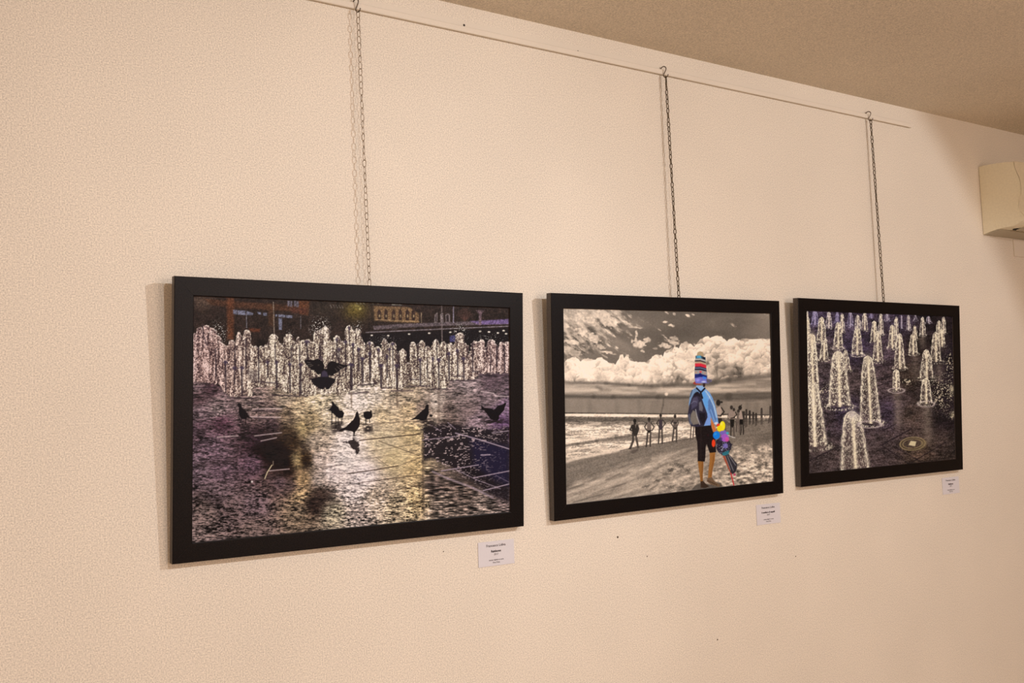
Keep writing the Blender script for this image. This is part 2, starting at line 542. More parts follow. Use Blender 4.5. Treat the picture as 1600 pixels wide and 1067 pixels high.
    s.fill((250, 232, 214), rim * .55)
    # loose spray
    sp = (NZ(X / .95 + 50, Y / .95) > .80).astype(float)
    for gx, gy, rx, ry, p in ((500, 512, 15, 18, 1), (341, 520, 14, 18, .9), (719, 520, 12, 16, .9), (559, 512, 8, 12, .7), (766, 528, 26, 9, .45), (602, 530, 30, 8, .4), (452, 522, 9, 9, .4)):
        g = np.exp(-((X - gx) / rx) ** 2 - ((Y - gy) / ry) ** 2)
        s.fill((252, 236, 220), sp * np.clip(g * 1.6 * p - N2(X / 2.5, Y / 2.5) * .35, 0, 1) * (Y < topy + 14))
    s.line([(316.5, 508), (318, 525), (324, 540)], 2.0, (62, 46, 50), .75, 1.4)
    # stems and caps of the nearer jets, dark against the water
    for x, ya, yb, w, capw in ((352.5, 566, 610, 2.2, 8), (366.5, 575, 600, 1.5, 9), (378, 575, 620, 2.4, 9), (404, 543, 596, 1.9, 0), (418, 566, 590, 1.4, 7), (432, 566, 607, 2.6, 7),
                               (453, 569, 613, 2.2, 7), (469.5, 570, 619, 3.2, 8), (337, 545, 592, 1.6, 0), (367, 540, 570, 1.4, 0), (384, 530, 575, 1.8, 0), (430, 535, 565, 1.5, 0),
                               (455, 540, 566, 1.5, 0), (468, 540, 570, 1.5, 0), (480, 534, 570, 1.8, 10), (500, 535, 580, 1.4, 0), (526.5, 530, 560, 1.8, 6), (530, 545, 590, 1.8, 5), (540, 534, 580, 1.6, 6),
                               (546, 512, 540, 1.2, 5), (552, 538, 575, 1.8, 6), (561, 545, 580, 1.8, 6), (549, 570, 616, 4.2, 11), (566.5, 560, 601, 3.0, 9), (578, 552, 592, 2.6, 6), (578, 536, 552, 1.4, 6),
                               (592, 546, 570, 1.5, 6), (595.5, 571, 607, 3.2, 9), (605, 556, 590, 2.0, 5), (614, 537, 580, 1.5, 6), (620.5, 571, 612, 3.4, 9), (609, 545, 562, 1.4, 5), (624, 560, 575, 1.2, 0),
                               (657, 562, 603, 2.6, 8), (668, 560, 590, 1.4, 0), (677, 560, 585, 1.4, 5), (686, 562, 608, 2.0, 9), (683, 530, 560, 1.2, 0), (702, 552, 592, 2.4, 7), (715.5, 547, 587, 2.0, 6),
                               (725, 560, 595, 2.4, 9), (739, 540, 581, 1.6, 0), (767, 545, 580, 1.0, 0), (789, 540, 584, 1.6, 0), (777, 540, 572, 1.8, 0)):
        s.line([(x, ya), (x + .4, yb)], w + .3, (42, 30, 36), .78, 1.5)
        if capw:
            s.poly([(x - capw / 2, ya + 1), (x - capw / 4, ya - 2.5), (x + capw / 4, ya - 2.2), (x + capw / 2, ya + 1.5), (x + 1.4, ya + 2), (x, ya + 5), (x - 1.4, ya + 2)], (62, 48, 66), .8, 1.4, .8)
    s.poly([(386, 577), (404, 580), (404, 596), (390, 596)], (112, 98, 92), .55, 5)

    # wet slabs
    G = s.blend([(305, 606, 118, 96, 96), (330, 610, 92, 70, 74), (345, 630, 130, 106, 104), (310, 625, 98, 76, 78), (340, 642, 158, 132, 128), (312, 645, 128, 104, 106), (345, 660, 100, 70, 80), (318, 668, 104, 80, 86),
                 (330, 700, 120, 94, 102), (310, 735, 122, 98, 104), (345, 735, 116, 90, 98), (340, 770, 108, 88, 90), (318, 800, 116, 96, 90), (318, 835, 126, 104, 98), (400, 830, 112, 92, 86), (360, 800, 108, 88, 86),
                 (400, 790, 112, 90, 92), (440, 755, 104, 82, 84), (395, 725, 112, 84, 94), (420, 640, 136, 110, 102), (395, 625, 140, 116, 108), (445, 625, 150, 128, 108), (425, 668, 96, 76, 78), (405, 690, 90, 66, 76),
                 (425, 708, 34, 25, 24), (410, 700, 50, 36, 38), (445, 725, 40, 29, 27), (440, 705, 54, 40, 36), (448, 740, 70, 54, 50), (455, 690, 90, 70, 52), (465, 640, 196, 164, 126), (475, 670, 178, 148, 102), (465, 720, 172, 142, 98), (450, 680, 92, 74, 58), (452, 760, 100, 80, 76), (494, 690, 176, 150, 128), (488, 655, 160, 134, 100), (500, 750, 168, 144, 130), (452, 650, 128, 106, 86),
                 (476, 720, 72, 54, 38), (472, 750, 176, 138, 96), (470, 775, 186, 148, 106), (468, 800, 130, 108, 88), (490, 790, 76, 60, 54), (500, 775, 90, 72, 64), (500, 720, 190, 162, 146), (520, 740, 216, 188, 178),
                 (515, 645, 206, 178, 146), (500, 628, 206, 178, 140), (545, 690, 226, 200, 186), (540, 720, 216, 192, 180), (565, 745, 218, 192, 184), (550, 770, 204, 178, 168), (520, 800, 160, 142, 116), (560, 805, 158, 136, 124),
                 (560, 630, 226, 200, 180), (585, 620, 206, 180, 156), (600, 650, 200, 168, 128), (570, 660, 212, 182, 150), (600, 690, 208, 178, 138), (620, 715, 206, 174, 126), (645, 680, 200, 166, 118), (650, 730, 198, 162, 112),
                 (652, 780, 196, 160, 112), (620, 790, 168, 142, 112), (590, 780, 182, 154, 130), (610, 630, 186, 158, 130), (640, 640, 192, 158, 118), (640, 620, 170, 144, 118), (660, 640, 148, 122, 106), (682, 630, 190, 164, 146),
                 (682, 650, 172, 146, 126), (700, 640, 118, 98, 90), (730, 640, 124, 102, 98), (750, 660, 146, 118, 122), (720, 620, 134, 112, 106), (730, 603, 160, 134, 130), (770, 600, 104, 84, 88), (770, 620, 128, 106, 106),
                 (790, 640, 134, 104, 122), (785, 660, 112, 82, 108), (700, 665, 112, 92, 84), (690, 790, 120, 102, 90), (760, 790, 122, 104, 94), (680, 760, 92, 76, 70), (720, 770, 96, 80, 72), (780, 775, 112, 92, 90), (740, 740, 60, 48, 48)], 3.6)
    far = sstep(600, 700, Y)
    lx = 2.4 + 2.6 * far
    rip = N2.fbm(X / 5.5, Y / 1.5 - X / 30, 3); rip2 = NZ(X / 2.4, Y / 1.0)
    big = N3.fbm(X / 22, Y / 5 - X / 80, 4)
    q = (rip - .5) * 2.7 + (rip2 - .5) * 1.35 + (big - .5) * 1.2 + (NZ(X / 1.2, Y / 1.1) - .5) * .5
    amp = .46 + .36 * sstep(735, 800, Y) + .2 * sstep(480, 400, X) - .30 * np.exp(-((X - 612) / 48) ** 2 - ((Y - 705) / 55) ** 2) - .12 * np.exp(-((X - 550) / 40) ** 2 - ((Y - 730) / 30) ** 2)
    gm_ = G.mean(-1, keepdims=True)
    G = gm_ + (G - gm_) * .68
    G = np.clip(G + (G - 128) * .34 - 8, 8, 255)
    g = G * np.clip(.94 + q * amp, .08, 1.6)[..., None]
    gm = sstep(-1.5, 1.5, Y - basey + 5 * (NZ(X / 3, Y / 3) - .5))
    s.img = s.img * (1 - gm[..., None]) + g * gm[..., None]
    for pts, al, sf in (([(398, 668), (462, 676), (458, 700), (455, 730), (424, 745), (408, 716), (392, 700)], .62, 16), ([(400, 694), (436, 690), (452, 706), (446, 736), (420, 726)], .7, 9), ([(476, 776), (520, 768), (532, 790), (500, 806), (478, 800)], .5, 14),
                        ([(303, 768), (352, 778), (350, 790), (310, 792)], .4, 9), ([(306, 724), (375, 715), (372, 722), (306, 734)], .4, 5), ([(470, 690), (482, 690), (486, 735), (474, 740)], .5, 6), ([(478, 660), (484, 660), (484, 680), (478, 680)], .4, 4)):
        xs = [p[0] for p in pts]; ys = [p[1] for p in pts]
        w = s.window(min(xs) - sf, min(ys) - sf, max(xs) + sf, max(ys) + sf)
        keep = s.img[w].copy()
        s.poly(pts, (30, 21, 20), al, sf, 3)
        k = np.clip((N2(X[w] / 4.5, Y[w] / 1.3) - .58) * 4, 0, .8)[..., None]
        s.img[w] = s.img[w] * (1 - k) + keep * k
    # dark slabs at the right, their light joints and scattered glints
    s.poly([(661, 668), (700, 662), (740, 668), (775, 672), (796, 668), (796, 786), (762, 772), (735, 750), (700, 728), (676, 718), (661, 722)], (26, 20, 24), .92, 5, 2.5)
    s.poly([(735, 685), (796, 700), (796, 760), (775, 752), (740, 728)], (30, 25, 50), .75, 12)
    inside_d = sstep(661, 664, X) * sstep(660, 672, Y) * sstep(0, 8, 790 - Y) * (Y < 718 + np.maximum(0, X - 676) * .62)
    gl = ((N2(X / 2.6, Y / 1.1) > .70) & (NZ(X / 9, Y / 6) > .36)).astype(float)
    s.fill((206, 174, 168), gl * inside_d * np.clip(1.05 - (X - 675) / 120 + .3 * (Y < 690), .12, .85))
    s.poly([(661, 722), (676, 716), (700, 728), (735, 748), (765, 772), (796, 790), (796, 805), (661, 815)], (120, 102, 92), .30, 5)
    wv = (N3(X / 7.5, Y / 1.55) - .5) * 2.1 * sstep(660, 666, X) * sstep(718, 735, Y - np.maximum(0, X - 676) * .55)
    s.img = s.img * np.clip(1 + wv, .2, 1.7)[..., None]
    for q, w, a in (([(712, 677.5), (750, 688), (796, 702.5)], 1.8, .85), ([(660, 688.5), (716, 682.5)], 1.3, .75), ([(690, 737), (748, 727.5)], 1.5, .85), ([(740, 748), (796, 737)], 1.6, .85),
                    ([(755, 768), (796, 757.5)], 1.6, .85), ([(770, 677), (796, 674)], 1.5, .7), ([(712, 734.5), (745, 751), (782, 765)], 1.4, .6), ([(676, 738), (700, 749), (740, 764), (770, 779)], 3.2, .5),
                    ([(672, 664), (690, 675)], 1.4, .6), ([(700, 661), (712, 671)], 1.5, .6), ([(775, 744), (796, 755)], 1.0, .5), ([(752, 712), (766, 711.5)], 2.0, .8)):
        s.line(q, w, (176, 150, 158), a, 1.1)
    # dark joints across the bright slabs
    for q, w, a in (([(562, 689), (600, 685), (657, 679)], 1.7, .85), ([(545, 741), (585, 735.5), (622, 729)], 1.8, .75), ([(560, 756), (657, 743)], 1.4, .65), ([(600, 770), (657, 760)], 1.3, .6),
                    ([(592, 690), (655, 713)], 1.2, .6), ([(560, 664), (630, 660)], 1.1, .5), ([(565, 674), (640, 673)], 1.0, .4), ([(580, 706), (656, 694)], 1.0, .5), ([(588, 716), (606, 729)], 1.0, .5),
                    ([(575, 718), (655, 704)], .9, .4), ([(625, 728), (657, 716)], 1.0, .5), ([(635, 790), (660, 783)], 1.4, .7), ([(640, 660), (680, 655)], 1.0, .4), ([(448, 637), (458, 642)], 1.4, .8),
                    ([(428, 628.5), (438, 632)], 1.3, .8), ([(500, 732), (540, 727)], 1.0, .5), ([(515, 743), (545, 740)], 1.0, .4), ([(462, 626), (476, 631)], 1.2, .6)):
        s.line(q, w, (52, 36, 28), a, 1.1)
    s.line([(660.5, 680), (661, 796)], 2.5, (70, 54, 42), .55, 2.5)
    for q in ([(397, 654), (430, 656)], [(395, 643), (440, 643.5)], [(385, 631), (412, 630)], [(302, 606), (335, 606)], [(395, 597), (435, 599), (432, 606)], [(425, 618), (480, 619.5)], [(545, 616), (576, 613)],
              [(560, 602), (588, 600)], [(596, 607), (612, 606)], [(612, 611), (645, 611)], [(635, 604), (672, 603)], [(674, 608.5), (700, 608)], [(697, 595), (745, 594.5)], [(710, 588), (726, 588)], [(750, 586), (797, 586.5)],
              [(740, 580), (752, 581)], [(362, 622), (400, 623)], [(305, 645), (340, 646)], [(640, 593), (655, 593)]):
        s.line(q, 2.0, (52, 38, 44), .72, 1.8)
    for q in ([(752, 612), (772, 615), (775, 619), (796, 620)], [(395, 640), (440, 639)], [(390, 652), (438, 653)], [(398, 682), (440, 677)], [(408, 690), (432, 685)], [(420, 737), (452, 734)], [(340, 684), (372, 682)]):
        s.line(q, 1.6, (222, 192, 186), .7, 1.4)
    s.line([(425, 728), (418, 739), (414, 749)], 1.5, (214, 190, 150), .9)
    s.line([(427, 722), (427, 728)], 1.2, (150, 130, 110), .8)
    s.oval(394, 754, 1.6, 1.6, (236, 214, 206), .9)
    s.line([(667, 786), (669, 793), (664, 800)], 1.2, (210, 180, 140), .7)
    for cx in (549, 620.5):
        s.line([(cx, 614), (cx + .5, 636)], 2.6, (92, 72, 58), .6, 2)
    s.line([(671, 612), (672, 660)], 3, (110, 88, 76), .5, 3)
    s.line([(686, 612), (686, 660)], 4, (104, 84, 74), .5, 3)
    s.line([(404, 640), (404, 662)], 2.5, (76, 60, 62), .5, 2); s.line([(453, 640), (454, 662)], 2.5, (86, 68, 58), .5, 2)

    # pigeons
    B = (19, 14, 16)
    def ref(x0, y0, x1, y1, k):
        w = s.window(x0, y0, x1, y1)
        x, y = s.X[w], s.Y[w]
        e = np.clip(1 - np.abs((x - (x0 + x1) / 2) / ((x1 - x0) / 2)) ** 3, 0, 1) * np.clip(1 - np.abs((y - (y0 + y1) / 2) / ((y1 - y0) / 2)) ** 4, 0, 1)
        s.put(w, (32, 24, 24), k * e * sstep(.18, .48, N2(x / 5, y / 1.5)))
    ref(374, 661, 392, 692, .95); ref(516, 658, 538, 678, .9); ref(566, 662, 584, 678, .9); ref(656, 654, 682, 676, .9); ref(748, 653, 790, 664, .9)
    s.poly([(475, 563.5), (480, 562.3), (490, 562.5), (496, 560.5), (500, 562), (505, 566), (507, 572), (506.5, 576), (509, 576.5), (511, 576), (511.5, 570), (513.5, 566.5), (517, 564.8), (521, 564.3),
            (528, 567.5), (536, 569.5), (544.5, 571.5), (537, 575), (531.5, 578), (528, 582), (522.5, 584.5), (518.5, 588), (514.5, 586.5), (513, 590), (501, 590), (501, 584.5), (496.5, 585.5), (493.5, 582),
            (491, 578.5), (487, 578.5), (484, 575.5), (480, 571), (477, 567)], B, 1, .9)
    s.poly([(486, 592), (494, 590), (502, 588.5), (512, 588.5), (519, 591), (525, 592.5), (523, 597), (519, 602), (514, 608.5), (509.5, 608.8), (507.8, 604), (505.5, 609), (499, 608), (496.5, 604.5), (490.5, 602), (488, 597)], (22, 17, 21), 1, .9)
    s.poly([(503, 581), (507, 579), (511, 581.5), (513, 589), (502, 589)], (72, 60, 78), .8, 2)
    s.poly([(497, 560), (499, 556.5), (504, 556), (503.5, 559), (505, 564)], (58, 42, 50), .8, 1.2)
    for a, b in (((480, 566), (485, 567)), ((481, 570), (487, 569.5)), ((484, 573), (489, 571)), ((527, 580), (524, 576)), ((532, 577), (527, 573)), ((536, 574.5), (530, 571.5))):
        s.line([a, b], .8, (150, 128, 112), .6)
    s.oval(498, 570.5, 1.5, 1.2, (58, 48, 44), .8)
    s.poly([(370.5, 634), (372, 631), (374.5, 630.3), (377, 633), (378.5, 638), (383, 642), (386.5, 646), (388.5, 650.5), (392.5, 653), (386, 653.5), (384.8, 656), (379.5, 655.5), (377, 655), (374, 650), (372.9, 644), (373.5, 638), (372, 635)], B)
    s.line([(377.8, 655), (376, 661)], 1.3, B); s.line([(384, 655), (384, 664)], 1.3, B)
    s.poly([(518, 628.5), (521, 628.3), (524, 633), (529, 637), (530.5, 641.5), (535, 642), (538, 646.5), (536, 653), (531, 654.5), (526, 652), (522, 648), (519, 646), (516.5, 642), (512, 641.5), (516.5, 638.5), (519, 634)], B)
    for q in ([(518.7, 645), (518.7, 664)], [(525, 651), (525, 670)], [(528.5, 653), (528.5, 662)], [(534.5, 652), (534, 663)]):
        s.line(q, 1.3, B, .9)
    s.poly([(556.5, 645), (558.5, 643.3), (560, 645), (561, 650), (562.7, 656), (562.5, 664), (560, 670), (556, 674.5), (554.5, 677), (554, 681), (557, 681), (554, 682.5), (551, 681.8), (552.5, 680), (552.3, 676.5), (550, 675), (545, 674),
            (540, 673), (535, 674.5), (528, 676), (533, 671), (541, 667.5), (547, 661.5), (552, 657), (555, 651)], (24, 17, 18))
    s.poly([(552, 683), (554, 688), (560, 692), (562, 697), (559, 700), (562, 703), (560, 710), (557, 712), (556, 705), (550, 701), (545, 694), (530, 691.5), (546, 690), (551, 687)], (34, 25, 25), .92, 1.5, 1.2)
    s.oval(575, 649.5, 7, 6.4, B); s.poly([(577, 645), (579.5, 641.3), (581, 642.5), (581, 647)], B); s.poly([(567.5, 645), (572, 643.5), (570, 650)], B)
    s.line([(571.7, 655), (571.7, 663)], 1.2, B); s.line([(577.5, 655), (577.5, 661)], 1.2, B)
    s.poly([(666, 633.5), (668.5, 632), (670.2, 634), (670, 640), (670.5, 646), (668, 652), (667, 656), (663, 657.5), (660, 658.5), (655, 656.5), (650, 656), (646, 656.5), (641, 657), (649, 652.5), (655, 647), (660, 642), (664, 639)], B)
    s.oval(673.7, 650, 2.4, 2.0, B, .95)
    s.poly([(749, 639.5), (753, 639), (752.5, 634), (757, 637.5), (763, 638), (769, 639), (772, 641), (775, 638.5), (779, 634), (786, 632.5), (790, 629.5), (792, 630.5), (789.5, 636), (788, 642), (783, 647), (780.5, 650), (780, 656), (776, 658), (771, 657), (766, 654), (762, 648), (757, 642), (753, 641)], B)
    sat = s.img.mean(-1, keepdims=True)
    grain = (NZ(X / 1.1 + 7, Y / 1.1 + 3) - .5) * 16
    s.img = np.clip(s.img + grain[..., None] * np.clip(sat / 90, .35, 1), 0, 255)

def paint_beach(s):
    """beach under a towering cloud bank; a hat seller in colour, everyone else in sepia grey"""
    X, Y = s.X, s.Y
    hor = 644.6 + (X - 884) * .0078                                   # the horizon
    n = N2.fbm(X / 40, Y / 18, 4)
    sky = np.clip(119 + 22 * (n - .5) - 14 * sstep(950, 1080, X) + 22 * sstep(1150, 1205, X) + 8 * sstep(560, 490, Y) * sstep(1050, 1200, X), 0, 255)
    L = sky.copy()
    # streaky clouds, upper left, running down to the right
    a = .62; u = X * math.cos(a) + Y * math.sin(a); v = -X * math.sin(a) + Y * math.cos(a)
    w1 = N2.fbm(u / 24, v / 9, 5, .6); w2 = N3.fbm(u / 12, v / 6, 4, .6)
    mask = np.exp(-(((X - 905) / 46) ** 2 + ((Y - 512) / 32) ** 2)) * 1.05 + .50 * np.exp(-(((X - 952) / 30) ** 2 + ((Y - 498) / 26) ** 2)) + .35 * np.exp(-(((X - 905) / 34) ** 2 + ((Y - 548) / 9) ** 2))
    cl = sstep(.40, .60, w1 * .7 + w2 * .3 + (mask - .55) * .42)
    L = L * (1 - cl) + (150 + 150 * (w2 - .32)) * cl
    L -= 34 * mask * sstep(.50, .34, w1) 
    L += 20 * np.exp(-(((X - 965) / 22) ** 2 + ((Y - 530 - (X - 965) * .75) / 9) ** 2))
    L += 26 * np.exp(-(((X - 985) / 22) ** 2 + ((Y - 508) / 10) ** 2)) * w1
    s.img = np.repeat(L[..., None], 3, 2)
    def puff(cx, cy, rx, ry, ang=0.0, val=205, k=1.0):
        ca, sa = math.cos(ang), math.sin(ang)
        uu = (X - cx) * ca + (Y - cy) * sa; vv = -(X - cx) * sa + (Y - cy) * ca
        d = np.sqrt((uu / rx) ** 2 + (vv / ry) ** 2) + .9 * (NZ(X / 3.2, Y / 2.4) - .5)
        al = k * sstep(1.15, .55, d)
        s.img[:] = s.img * (1 - al[..., None]) + (val + 34 * (N2(X / 2.4, Y / 2.4) - .5))[..., None] * al[..., None]
    for q in ((886, 508, 9, 5, .3, 205), (903, 497, 9, 7, .4, 195), (925, 500, 14, 6, .6, 200), (948, 504, 12, 5, .9, 196), (912, 520, 12, 6, .5, 205), (930, 528, 14, 7, .6, 200), (896, 535, 18, 4, .22, 205), (940, 542, 10, 4, .3, 180),
              (899, 552, 14, 5, .1, 170), (953, 551, 11, 2.6, .18, 205), (949, 558, 7, 1.4, .5, 160), (945, 490, 18, 6, .4, 195), (962, 487, 10, 4, .3, 190), (890, 488, 12, 6, .4, 170), (996, 512, 10, 1.6, .1, 178),
              (1000, 537, 11, 8, .5, 205), (996, 521, 3, 4.5, .2, 210), (1012, 531, 6, 4, .5, 190), (1005, 549, 5, 2, .3, 190), (1040, 503.5, 6.5, 1.8, .0, 200), (1051, 508.5, 5, 2.6, .1, 205), (1043, 489, 4, 1.6, .7, 190),
              (1055, 491, 3, 2, .8, 165), (1076, 493.5, 4, 1.8, .4, 205), (1084, 491.5, 2.6, 1.4, .5, 180), (1043, 541, 15, 4, .2, 190), (1052, 535, 10, 4.5, .25, 190), (1054, 529, 9, 4, .3, 165), (1026, 545, 4, 2, 0, 150)):
        puff(*q)
    # the cumulus bank
    TOP = ([(878, 570), (888, 563), (895, 558), (901, 557), (906, 561), (910, 565), (915, 560), (924, 560), (930, 563), (936, 560), (943, 559), (948, 563), (952, 567), (964, 570), (968, 563), (971, 554), (975, 553),
                     (977, 559), (980, 556), (984, 555), (985, 562), (995, 565), (1004, 566), (1012, 565), (1018, 560), (1024, 555), (1032, 554), (1037, 557), (1040, 549), (1048, 546), (1056, 543), (1062, 543), (1066, 536), (1074, 534.5),
                     (1081, 538), (1086, 541), (1092, 534), (1099, 528), (1107, 525), (1112, 528), (1118, 524), (1126, 524), (1133, 529), (1137, 533), (1142, 529), (1148, 528), (1154, 532), (1163, 528), (1180, 530), (1206, 529)])
    top = interp(X, TOP)
    top = top + 3.0 * (NZ(X / 3.0, Y / 4) - .5)
    wx = X + 8 * (NZ(X / 9, Y / 9) - .5); wy = Y + 8 * (N2(X / 9, Y / 9) - .5)
    bil = 1 - np.abs(2 * N2(wx / 13, wy / 13) - 1); bil2 = 1 - np.abs(2 * N3(wx / 6, wy / 6) - 1); bil3 = 1 - np.abs(2 * NZ(wx / 3, wy / 3) - 1)
    bl = .5 * bil + .32 * bil2 + .18 * bil3
    depth = Y - top
    lay0 = 168 + 60 * (bl - .42)
    rs = np.random.RandomState(5)
    pf = []
    for k in range(620):
        px = rs.uniform(880, 1208); r = 2.2 + 7.5 * rs.rand() ** 2.2
        ty = float(interp(px, TOP)); py = ty + r * .75 + rs.rand() ** 1.2 * max(2, 598 - ty - r)
        pf.append((py + rs.uniform(-4, 4), px, py, r))
    for _, px, py, r in sorted(pf):
        w = s.window(px - r - 2, py - r - 2, px + r + 2, py + r + 2)
        if w is None:
            continue
        x, y = wx[w] - 0.0 + (X[w] - wx[w]) * .45 - px, wy[w] + (Y[w] - wy[w]) * .45 - py
        rr_ = np.sqrt(x * x + y * y) / r
        al = sstep(1.08, .82, rr_) * .9
        sh = np.clip((y * .8 + x * .28) / r * .5 + .5, 0, 1)
        val = 238 - 62 * sh ** 1.5 - 18 * (rr_ ** 3) * (y > 0) + 14 * (NZ(X[w] / 1.6, Y[w] / 1.6) - .5)
        lay0[w] = lay0[w] * (1 - al) + val * al
    cum = lay0 - 10 + 58 * (N2.fbm(wx / 22, wy / 16, 4) - .5) + 44 * (bl - .45) + 16 * np.exp(-depth / 6) - 20 * sstep(585, 602, Y)
    cum -= 66 * np.exp(-(((X - 1150) / 38) ** 2 + ((Y - 580) / 17) ** 2)) + 26 * np.exp(-(((X - 1122) / 12) ** 2 + ((Y - 543) / 8) ** 2)) + 32 * np.exp(-(((X - 1147) / 12) ** 2 + ((Y - 545) / 9) ** 2))
    cum -= 20 * np.exp(-(((X - 1066) / 8) ** 2 + ((Y - 554) / 6) ** 2)) + 34 * np.exp(-(((X - 938) / 8) ** 2 + ((Y - 590) / 8) ** 2)) + 24 * np.exp(-(((X - 892) / 6) ** 2 + ((Y - 574) / 9) ** 2)) + 22 * np.exp(-(((X - 971) / 6) ** 2 + ((Y - 577) / 6) ** 2))
    cum -= 34 * np.exp(-(((X - 1062) / 10) ** 2 + ((Y - 586) / 8) ** 2)) + 20 * np.exp(-(((X - 1030) / 9) ** 2 + ((Y - 584) / 9) ** 2)) + 18 * np.exp(-(((X - 1186) / 16) ** 2 + ((Y - 556) / 10) ** 2)) * (bil2 + .3)
    m = sstep(-.8, .9, depth)
    s.img = s.img * (1 - m[..., None]) + cum[..., None] * m[..., None]
    # layered base of the clouds, then grey rain down to the horizon
    lay = N2.fbm(X / 34, Y / 3.2, 4); lay2 = N3.fbm(X / 14, Y / 3, 4)
    base0 = interp(X, [(880, 597), (905, 597), (950, 598), (990, 601), (1040, 602), (1085, 601), (1110, 596), (1150, 592), (1206, 587)])
    band = 152 + 70 * (lay - .5) + 30 * (lay2 - .5) + 22 * np.exp(-((Y - 607) / 4) ** 2)
    mb = sstep(-2.5, 2.5, Y - base0)
    s.img = s.img * (1 - mb[..., None]) + band[..., None] * mb[..., None]
    for pts, w, a_, v in (([(884, 598), (930, 598.5), (950, 599)], 3, .5, 98), ([(948, 599), (985, 602), (1020, 603.5), (1055, 602)], 3.5, .75, 92), ([(1000, 606), (1030, 604)], 4, .5, 104), ([(1040, 602), (1085, 602), (1120, 598)], 6, .65, 96),
                          ([(1108, 598), (1140, 594), (1205, 586)], 8, .6, 92), ([(935, 605), (942, 608)], 4, .6, 104), ([(884, 619.5), (930, 620.5), (960, 621), (1030, 621), (1085, 621)], 6, .8, 86), ([(990, 616), (1040, 614)], 3, .4, 108),
                          ([(1108, 621), (1140, 620), (1205, 618)], 12, .75, 88), ([(1110, 627), (1205, 626)], 3, .35, 100), ([(1130, 607), (1205, 603)], 2.5, .4, 112)):
        wob = [(x, y) for x, y in pts]
        s.line(wob, w, (v, v, v), a_, 4.5)
    for pts, w in (([(884, 612), (935, 610)], 4), ([(960, 611), (1000, 614)], 3.5), ([(1120, 603), (1180, 600)], 3), ([(1085, 612), (1150, 610)], 4), ([(1030, 612), (1060, 611)], 4)):
        s.line(pts, w, (205, 205, 205), .55, 4)
    s.oval(1043, 616, 2.6, 2.6, (226, 226, 226), .8, 2)
    rain = 132 + 16 * (N2(X / 7, Y / 60) - .5) + 12 * (N3.fbm(X / 20, Y / 12, 3) - .5) + 6 * sstep(1000, 900, X)
    mr = sstep(-2.5, 2.5, Y - interp(X, [(880, 623.5), (1085, 625), (1110, 628), (1206, 628)]))
    s.img = s.img * (1 - mr[..., None]) + rain[..., None] * mr[..., None]
    s.line([(1039, 622), (1038, 633), (1035, 645)], 2.2, (92, 92, 92), .6, 2)

    # sea: surf lines, then wash running up the sand
    y = Y - hor
    foam = N2.fbm(X / 16 + Y / 40, Y / 2.4 + X / 60, 6, .66); fo2 = NZ(X / 2.0, Y / 1.2)
    t = sstep(.30, .70, foam + .22 * (fo2 - .5))
    pers = interp(y, [(0, 90), (1.6, 80), (2.4, 214), (5.5, 220), (7, 128), (11, 104), (14, 128), (18, 168), (22, 214), (26, 204), (33, 198), (40, 186), (48, 206), (58, 188), (90, 165)])
    amp = interp(y, [(0, 8), (2.5, 40), (6, 50), (10, 26), (16, 70), (24, 90), (60, 80), (90, 60)])
    sea = pers + amp * (t - .55) + 26 * (fo2 - .5)
    ms = sstep(-.4, .5, y)
    s.img = s.img * (1 - ms[..., None]) + sea[..., None] * ms[..., None]
    for pts, w, v, a_ in (([(886, 658), (930, 656), (1000, 656), (1080, 655)], 5.5, 98, .55), ([(895, 666), (960, 661), (1010, 663)], 4, 120, .45), ([(886, 680), (915, 679)], 3, 124, .45), ([(886, 697), (905, 694), (935, 689), (965, 684), (990, 681)], 4.5, 84, .65),
                          ([(945, 690), (985, 686), (1040, 682)], 6, 118, .5), ([(1025, 682), (1050, 679)], 4, 116, .5), ([(922, 665), (938, 666)], 3, 112, .5), ([(890, 706), (950, 700)], 6, 150, .4)):
        s.line(pts, w, (v, v, v), a_, 3)
    for pts, w, v, a_ in (([(886, 648.5), (950, 648), (1010, 649), (1076, 649)], 2.4, 226, .7), ([(900, 667), (940, 662)], 3, 222, .5), ([(886, 690), (930, 684), (960, 678)], 6, 222, .55), ([(1000, 668), (1076, 662)], 6, 216, .45)):
        s.line(pts, w, (v, v, v), a_, 3)
    # sand
    shore = interp(X, [(880, 725), (900, 719), (940, 711), (975, 704), (1000, 698), (1040, 692), (1080, 685), (1110, 676), (1130, 664), (1150, 661), (1206, 659)])
    wet = interp(X, [(880, 764), (910, 745), (940, 738), (970, 728), (1000, 719), (1040, 709), (1080, 702), (1206, 690)])
    sa_ = -.32; uu = X * math.cos(sa_) + Y * math.sin(sa_); vv = -X * math.sin(sa_) + Y * math.cos(sa_)
    st = N2.fbm(uu / 26, vv / 4.2, 5, .62); sg = NZ(X / 1.5, Y / 1.3); sg2 = N3.fbm(X / 5.5, Y / 3.0, 4, .6)
    right = sstep(1090, 1180, X) * sstep(672, 700, Y); rr = sstep(950, 1080, X) * sstep(705, 740, Y)
    sand = 156 + 95 * (st - .5) * (1 - .5 * right) + 20 * (sg - .5) + (190 * right + 105 * rr) * (sg2 - .5) + 8 * sstep(1060, 1200, X)
    ripple = np.exp(-((Y - wet - 3) / 4) ** 2)
    wets = 124 + 26 * (st - .5) + 24 * (sg - .5)
    k = sstep(-6, 6, Y - wet)
    sand = wets * (1 - k) + sand * k - 18 * ripple * (X < 1020)
    msd = sstep(-1.5, 1.5, Y - shore + 2 * (NZ(X / 4, Y / 3) - .5))
    s.img = s.img * (1 - msd[..., None]) + sand[..., None] * msd[..., None]
    s.line([(884, 722.5), (905, 716), (945, 708), (985, 700)], 5, (206, 206, 206), .75, 3.5)
